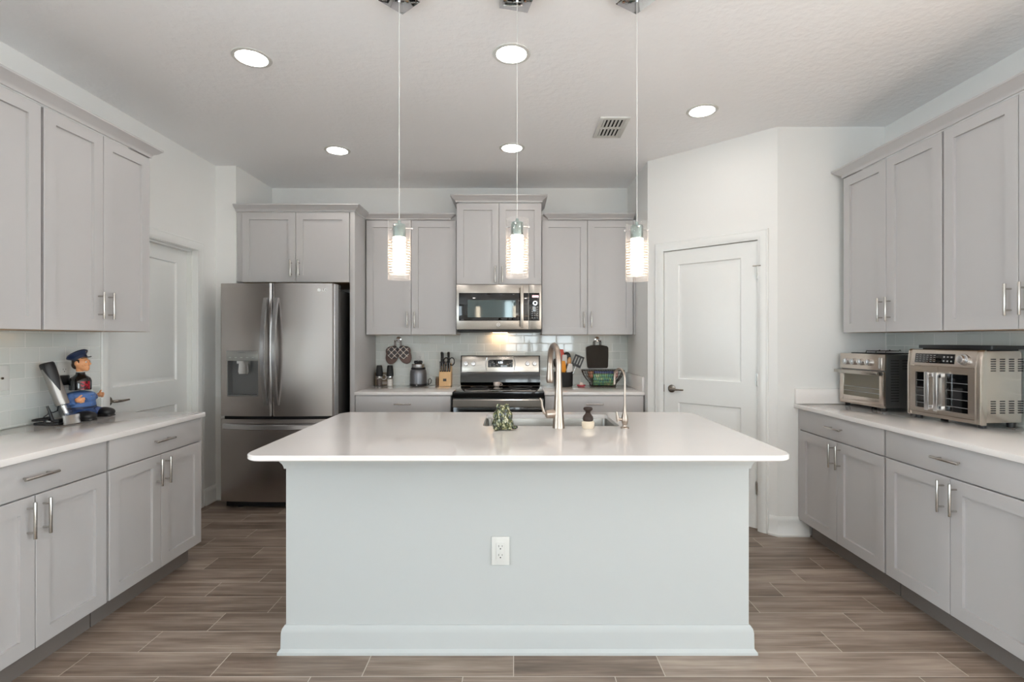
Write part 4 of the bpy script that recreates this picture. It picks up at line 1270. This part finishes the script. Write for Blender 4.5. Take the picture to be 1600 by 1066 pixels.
pt = B(); pt.box(-.13, .10, .04, .24, TH - .002, TH + .004, bev=.002)
pt = pt.build('baking_pan', M['black']); pt.parent = None
pt.location = (2.236, 3.222, RZc + .0005); pt.rotation_euler = (0, 0, math.radians(-84.3))
tag(pt, 'thin dark baking pan lying on top of the toaster oven', 'pan')
cr_ = thing('cooling_rack', 'small wire rack with looped feet on the toaster oven', 'rack', (2.236, 3.222, RZc + TH + .005), math.radians(-84.3))
b = B()
for i in range(5): b.tube([(-.02 + i * .022, .06, .012), (-.02 + i * .022, .20, .012)], .0018, 6)
for y in (.06, .13, .20): b.tube([(-.03, y, .0), (-.025, y, .012), (.07, y, .012), (.078, y, .020), (.085, y, .012)], .0022, 6)
b.build('wires', M['wire'], cr_)

bo = thing('double_door_oven', 'large stainless countertop oven with two french doors and a digital panel', 'countertop oven', (2.298, 2.680, RZc), math.radians(-85.2))
OW, OD, OT = .212, .218, .388
B().prism([(.020, .028), (OD, .028), (OD, OT - .010), (OD - .012, OT - .002), (.030, OT - .002), (.020, OT - .01)], -OW + .004, OW - .006, MYZ, bev=.002).build('case', M['warmlit_steel'], bo)
bz = B(); x0, x1 = -OW, OW
bz.prism([(-.012, .022), (-.004, .016), (.022, .016), (.022, OT + .002), (.012, OT + .002), (.002, OT - .008), (-.012, .298)], x1 - .030, x1, MYZ, bev=.002)
bz.prism([(-.006, .022), (.0, .016), (.022, .016), (.022, OT + .001), (.012, OT + .001), (.002, OT - .008), (-.006, .298)], x0, x0 + .020, MYZ, bev=.002)
bz.box(x0 + .020, x1 - .030, .0, .021, .018, .036)
bz = bz.build('bezel', M['warmlit_steel'], bo)
ctl = B(); ctl.prism([(-.006, .300), (.021, .300), (.021, OT), (.012, OT), (.005, OT - .008)], x0 + .0205, x1 - .0305, MYZ)
ctl = ctl.build('control_panel', M['warmlit_steel'], bo)
SL2 = math.atan2(.011, .080)
CM = Matrix.Translation((0, -.006, .300)) @ Matrix.Rotation(-SL2, 4, 'X')
B().box(-.165, .068, -.002, .001, .014, .066, bev=.0008, M4=CM).build('touch_panel', M['bglass'], ctl)
b = B()
for i in range(6):
    for k in range(4): b.box(-.157 + i * .021, -.145 + i * .021, -.0025, -.002, .022 + k * .011, .0245 + k * .011, M4=CM)
for i in range(3):
    for k in range(2): b.box(.005 + i * .021, .015 + i * .021, -.0025, -.002, .024 + k * .022, .032 + k * .022, M4=CM)
b.build('panel_legend', M['print'], ctl)
k = B(); k.cyl(CM @ Vector((.118, 0, .040)), CM @ Vector((.118, -.010, .040)), .029, n=32, bev=.002); k.cyl(CM @ Vector((.118, -.01, .040)), CM @ Vector((.118, -.028, .040)), .021, .019, n=32, bev=.002); k.build('dial', M['handle_steel'], ctl)
mid_ = -.020
for s, a, c in ((-1, x0 + .0215, mid_ - .001), (1, mid_ + .001, x1 - .0315)):
    z0, z1 = .040, .296
    gx0, gx1 = (a + .030, c - .058) if s < 0 else (a + .040, c - .036)
    if s < 0: gx0, gx1 = a + .034, c - .052
    gz0, gz1 = .064, .262
    d = B()
    for q in ((a, gx0, z0, z1), (gx1, c, z0, z1), (gx0, gx1, z0, gz0), (gx0, gx1, gz1, z1)): d.box(q[0], q[1], -.008, .012, q[2], q[3])
    d = d.build('door', M['warmlit_steel'], bo)
    B().box(gx0, gx1, -.003, .002, gz0, gz1).build('door_glass', M['bglass'], d)
    b = B()
    for z in (.09, .13, .175, .215): b.cyl((gx0 + .004, -.0036, z), (gx1 - .004, -.0036, z), .0014, n=6)
    b.build('rack_wire', M['print'], d)
    hx = (mid_ - .030) if s < 0 else (mid_ + .024)
    h = B(); h.box(hx - .011, hx + .011, -.052, -.040, .058, .268, bev=.005)
    for z in (.075, .250): h.box(hx - .007, hx + .007, -.041, -.008, z - .012, z + .012, bev=.002)
    h.build('handle', M['handle_steel'], d)
lv = B()
for r_, (zt, n_) in enumerate(((.345, 6), (.135, 6))):
    for cidx in range(4):
        for i in range(n_):
            y = .050 + cidx * .050; z = zt - i * .0115
            lv.box(OW - .006, OW - .0042, y, y + .026, z - .003, z + .0025)
lv.build('vent_slot', M['slot'], bo)
for x in (-OW + .04, OW - .03):
    for y in (.03, OD - .03): B().cyl((x, y, 0), (x, y, .029), .017, .019, n=16).build('foot', M['black'], bo)
tp = B(); tp.prism([(-.200, .06), (.200, .06), (.205, .232), (-.205, .232)], OT + .006, OT + .009); tp.prism([(-.200, .056), (.200, .056), (.206, .060), (-.206, .060)], OT + .006, OT + .024)
tp.box(-.206, -.200, .06, .235, OT + .006, OT + .024); tp.box(.200, .206, .06, .235, OT + .006, OT + .024); tp.box(-.206, .206, .231, .237, OT + .006, OT + .024); tp.box(-.19, .19, .07, .22, OT - .0015, OT + .0065)
tp = tp.build('baking_tray', M['black']); tp.location = (2.298, 2.680, RZc); tp.rotation_euler = (0, 0, math.radians(-85.2))
tag(tp, 'black rimmed baking tray lying on top of the double door oven', 'tray')

# ---------------------------------------------------------------- left counter: wine opener and figurine
wo = thing('wine_opener', 'silver and black electric wine opener leaning in its charging stand', 'wine opener', (-2.374, 2.648, RZc))
# frame: tool axis leans towards the camera side (-y here is -x in the picture)
ax = Vector((-.078, -.028, .265)).normalized()
q = Matrix.Translation((0, 0, .041)) @ Vector((0, 0, 1)).rotation_difference(ax).to_matrix().to_4x4()
def wl(prof, name, mat, parent, n=32):
    b = B(); b.lathe(prof, n, q); return b.build(name, mat, parent)
wl([(0, 0), (.026, 0), (.027, .01), (.027, .060), (0, .060)], 'clear_foot', M['plastic_clear'], wo)
wl([(0, .012), (.010, .012), (.012, .055), (0, .055)], 'corkscrew_housing', M['chrome'], wo)
wl([(0, .0605), (.029, .0605), (.030, .07), (.0305, .20), (.031, .262), (0, .262)], 'barrel', pm('brushed_barrel', S(158, 154, 150), .34, 1.0), wo)
wl([(0, .2622), (.0315, .2622), (.0315, .285), (.028, .292), (0, .293)], 'cap', M['black'], wo)
b = B(); t = bmesh.new()
for i in range(0, 1): pass
g_ = []
for i in range(9):
    z = .135 + .128 * i / 8; w_ = .06 + 1.15 * i / 8; n_ = 10
    g_.append([t.verts.new(q @ Vector((.0318 * math.cos(-.45 + w_ * (k / n_ - .5) * 2), .0318 * math.sin(-.45 + w_ * (k / n_ - .5) * 2), z))) for k in range(n_ + 1)])
for a, c in zip(g_, g_[1:]):
    for k in range(len(a) - 1): t.faces.new((a[k], a[k + 1], c[k + 1], c[k]))
bmesh.ops.recalc_face_normals(t, faces=t.faces[:])
bmesh.ops.solidify(t, geom=t.faces[:], thickness=.001)
b._add(t).build('grip_panel', M['black'], wo)
cs = thing('charging_stand', 'black charging stand with silver front plate and coiled cord', 'charger', (-2.383, 2.626, RZc))
b = B(); b.prism([(-.095, -.055), (.036, -.055), (.046, -.02), (.046, .040), (.0, .042), (-.075, .045), (-.105, .02)], .0, .014, bev=.003)
b.prism([(.005, -.05), (.032, -.05), (.032, .045), (.005, .045)], .014, .030, bev=.002)
b.build('base', M['black'], cs)
b = B(); b.tube([(-.046, .0, .012), (-.054, -.004, .05), (-.066, -.010, .095)], [.008, .007, .005], 10); b.build('back_rest', M['black'], cs)
b = B(); b.prism([(.0, .0), (.014, .0), (.006, .046), (-.004, .046)], -.045, .045, Matrix.Translation((.050, 0, .001)) @ Matrix(((1, 0, 0, 0), (0, 0, -1, 0), (0, 1, 0, 0), (0, 0, 0, 1))), bev=.001); b.build('front_plate', M['handle_steel'], cs)
b = B()
for (x, y) in ((-.045, -.028), (-.065, .000), (-.030, -.040), (-.075, -.030)): b.ell((x, y, .016), (.011, .011, .006), n=8)
b.build('foil_cutter', M['handle_steel'], cs)
b = B(); pts = []
for i in range(40):
    a = i / 39 * 2 * PI * 2.4; pts.append((-.088 + .030 * math.cos(a), -.012 + .048 * math.sin(a), .020 + .010 * i / 39))
pts += [(-.10, .03, .045), (-.12, .055, .052), (-.1355, .10, .045), (-.1365, .125, .05), (-.1365, .135, .09), (-.135, .135, .140), (-.133, .128, .188)]
b.tube(pts, .0030, 8); b.build('power_cord', M['black'], cs)
B().box(-.142, -.096, .098, .160, .190, .245, bev=.006).build('plug', M['black'], cs)

FX_, FY_, FR = -2.428, 2.792, math.radians(9)
fo = thing('policeman_figurine', 'policeman figurine in navy cap and blue jacket hugging a dark bottle', 'figurine', (FX_, FY_, RZc), FR)
# frame: faces +x
b = B()
b.ell((0, 0, .080), (.066, .078, .050)); b.ell((0, 0, .112), (.067, .078, .046)); b.ell((0, 0, .136), (.064, .074, .020))
b.build('jacket', M['jacket'], fo, voxel=.004)
b = B(); b.ell((.0, 0, .034), (.064, .078, .034))
for s in (-1, 1):
    b.tube([(.008, s * .045, .034), (.040, s * .066, .032), (.062, s * .078, .027)], [.033, .030, .025], 14); b.ell((.062, s * .078, .027), .025)
b.build('trousers', M['navypants'], fo, voxel=.004)
B().lathe([(.0625, 0), (.066, 0), (.066, .012), (.0625, .012)], 40, Matrix.Translation((0, 0, .060)) @ Matrix.Diagonal((1, 1.2, 1, 1)), closed=True).build('belt', M['navy'], fo)
for s in (-1, 1):
    sy = s * .079
    b = B(); b.ell((.072, sy, .027), (.052, .036, .027)); b.ell((.088, sy, .025), (.038, .040, .025)); b.box(.026, .120, sy - .030, sy + .030, .0, .008, bev=.003)
    b.build('shoe', M['shoe'], fo, voxel=.004)
    hx, hy, hz = (.034, -.090, .110) if s < 0 else (.010, .128, .118)
    b = B(); b.tube([(-.006, s * .066, .126), (.000, s * .086, .106), (hx - .024, s * .092 if s < 0 else .108, hz - .012), (hx - .004, hy, hz - .004)], [.023, .023, .020, .017], 14)
    b.ell((-.006, s * .066, .126), .023); b.build('sleeve', M['jacket'], fo, voxel=.004)
    b = B(); b.ell((hx + .012, hy, hz + .003), (.017, .011, .014))
    for k in range(4):
        zz = hz + .012 - k * .0075
        b.tube([(hx + .020, hy, zz), (hx + .034 - .002 * abs(k - 1), hy - s * .003, zz + .002), (hx + .038 - .002 * abs(k - 1), hy - s * .012, zz + .003)], [.0042, .0040, .0034], 8)
    b.tube([(hx + .010, hy, hz + .012), (hx + .018, hy - s * .006, hz + .024), (hx + .024, hy - s * .010, hz + .030)], [.0052, .0048, .004], 8)
    b.build('hand', M['skin'], fo, voxel=.0022, smooth_it=2)
b = B()
for k in range(3): b.ell((.0615 - k * .0005, -.012, .082 + k * .022), (.004, .004, .004), n=8)
b.build('button', M['handle_steel'], fo)
b = B(); b.box(.036, .0605, -.050, -.026, .096, .121, bev=.004); b.build('pocket', M['jacket'], fo)
b = B()
HZ = .312
b.ell((.006, 0, HZ), (.034, .029, .040)); b.ell((.020, 0, HZ - .024), (.024, .022, .020)); b.ell((.030, 0, HZ - .036), (.013, .014, .010))
b.tube([(.038, 0, HZ + .010), (.049, 0, HZ - .006), (.044, 0, HZ - .012)], [.005, .007, .005], 8)      # nose
b.ell((.038, 0, HZ - .020), (.006, .012, .004)); b.ell((.036, 0, HZ - .027), (.006, .010, .004))       # lips
for s in (-1, 1):
    b.ell((-.002, s * .030, HZ - .002), (.010, .005, .014)); b.ell((.026, s * .017, HZ - .010), (.010, .008, .010)); b.ell((.034, s * .012, HZ + .013), (.006, .010, .004))
b.tube([(-.002, 0, HZ - .048), (-.002, 0, HZ - .02)], [.017, .019], 14)
b.build('head', M['skin'], fo, voxel=.0024, smooth_it=2)
b = B(); b.ell((-.012, 0, HZ + .010), (.027, .031, .034)); b.ell((-.020, 0, HZ - .010), (.020, .027, .026))
for s in (-1, 1): b.box(.004, .012, s * .0285 - .002, s * .0285 + .002, HZ - .002, HZ + .02)
b.build('hair', M['hair'], fo, voxel=.003)
b = B()
for s in (-1, 1): b.ell((.0365, s * .0125, HZ + .006), (.004, .0055, .0045), n=8)
b.build('eye', M['white'], fo)
b = B()
for s in (-1, 1): b.ell((.0402, s * .0125, HZ + .006), (.0014, .0025, .0028), n=8)
b.build('pupil', M['gloss'], fo)
CQ = Matrix.Translation((.002, 0, HZ + .016)) @ Matrix.Rotation(-.55, 4, 'Y')
b = B(); b.lathe([(0, .004), (.036, .004), (.0365, .018), (.050, .030), (.053, .036), (.046, .044), (0, .047)], 36, CQ @ Matrix.Diagonal((1.0, .92, 1, 1)))
cap_ = b.build('cap', M['navy'], fo)
b = B(); b.prism([(.022, -.030)] + [(.022 + .034 * math.sin(PI * i / 10), -.030 + .06 * i / 10) for i in range(1, 10)] + [(.022, .030)], .002, .006, CQ @ Matrix.Rotation(.25, 4, 'Y')); b.build('visor', M['gloss'], cap_)
b = B(); b.cyl(CQ @ Vector((.046, 0, .027)), CQ @ Vector((.050, 0, .028)), .006, n=12); b.build('cap_badge', M['handle_steel'], cap_)
bt = thing('wine_bottle', 'black wine bottle with red emblem held in the policeman figurine', 'bottle', (FX_, FY_, RZc), FR)
B().lathe([(0, .1625), (.0485, .1625), (.050, .1645), (.050, .212), (.045, .228), (.028, .242), (.0215, .250), (.0205, .2605), (0, .2605)], 40).build('glass_body', M['bottle'], bt)
em = B(); t = bmesh.new(); g_ = []
for i in range(7):
    g_.append([t.verts.new((.0504 * math.cos(-1.0 + .9 * k / 8), .0504 * math.sin(-1.0 + .9 * k / 8), .167 + .044 * i / 6)) for k in range(9)])
for a, c in zip(g_, g_[1:]):
    for k in range(8): t.faces.new((a[k], a[k + 1], c[k + 1], c[k]))
bmesh.ops.recalc_face_normals(t, faces=t.faces[:]); bmesh.ops.solidify(t, geom=t.faces[:], thickness=-.0004)
em._add(t).build('emblem', M['emblem'], bt)
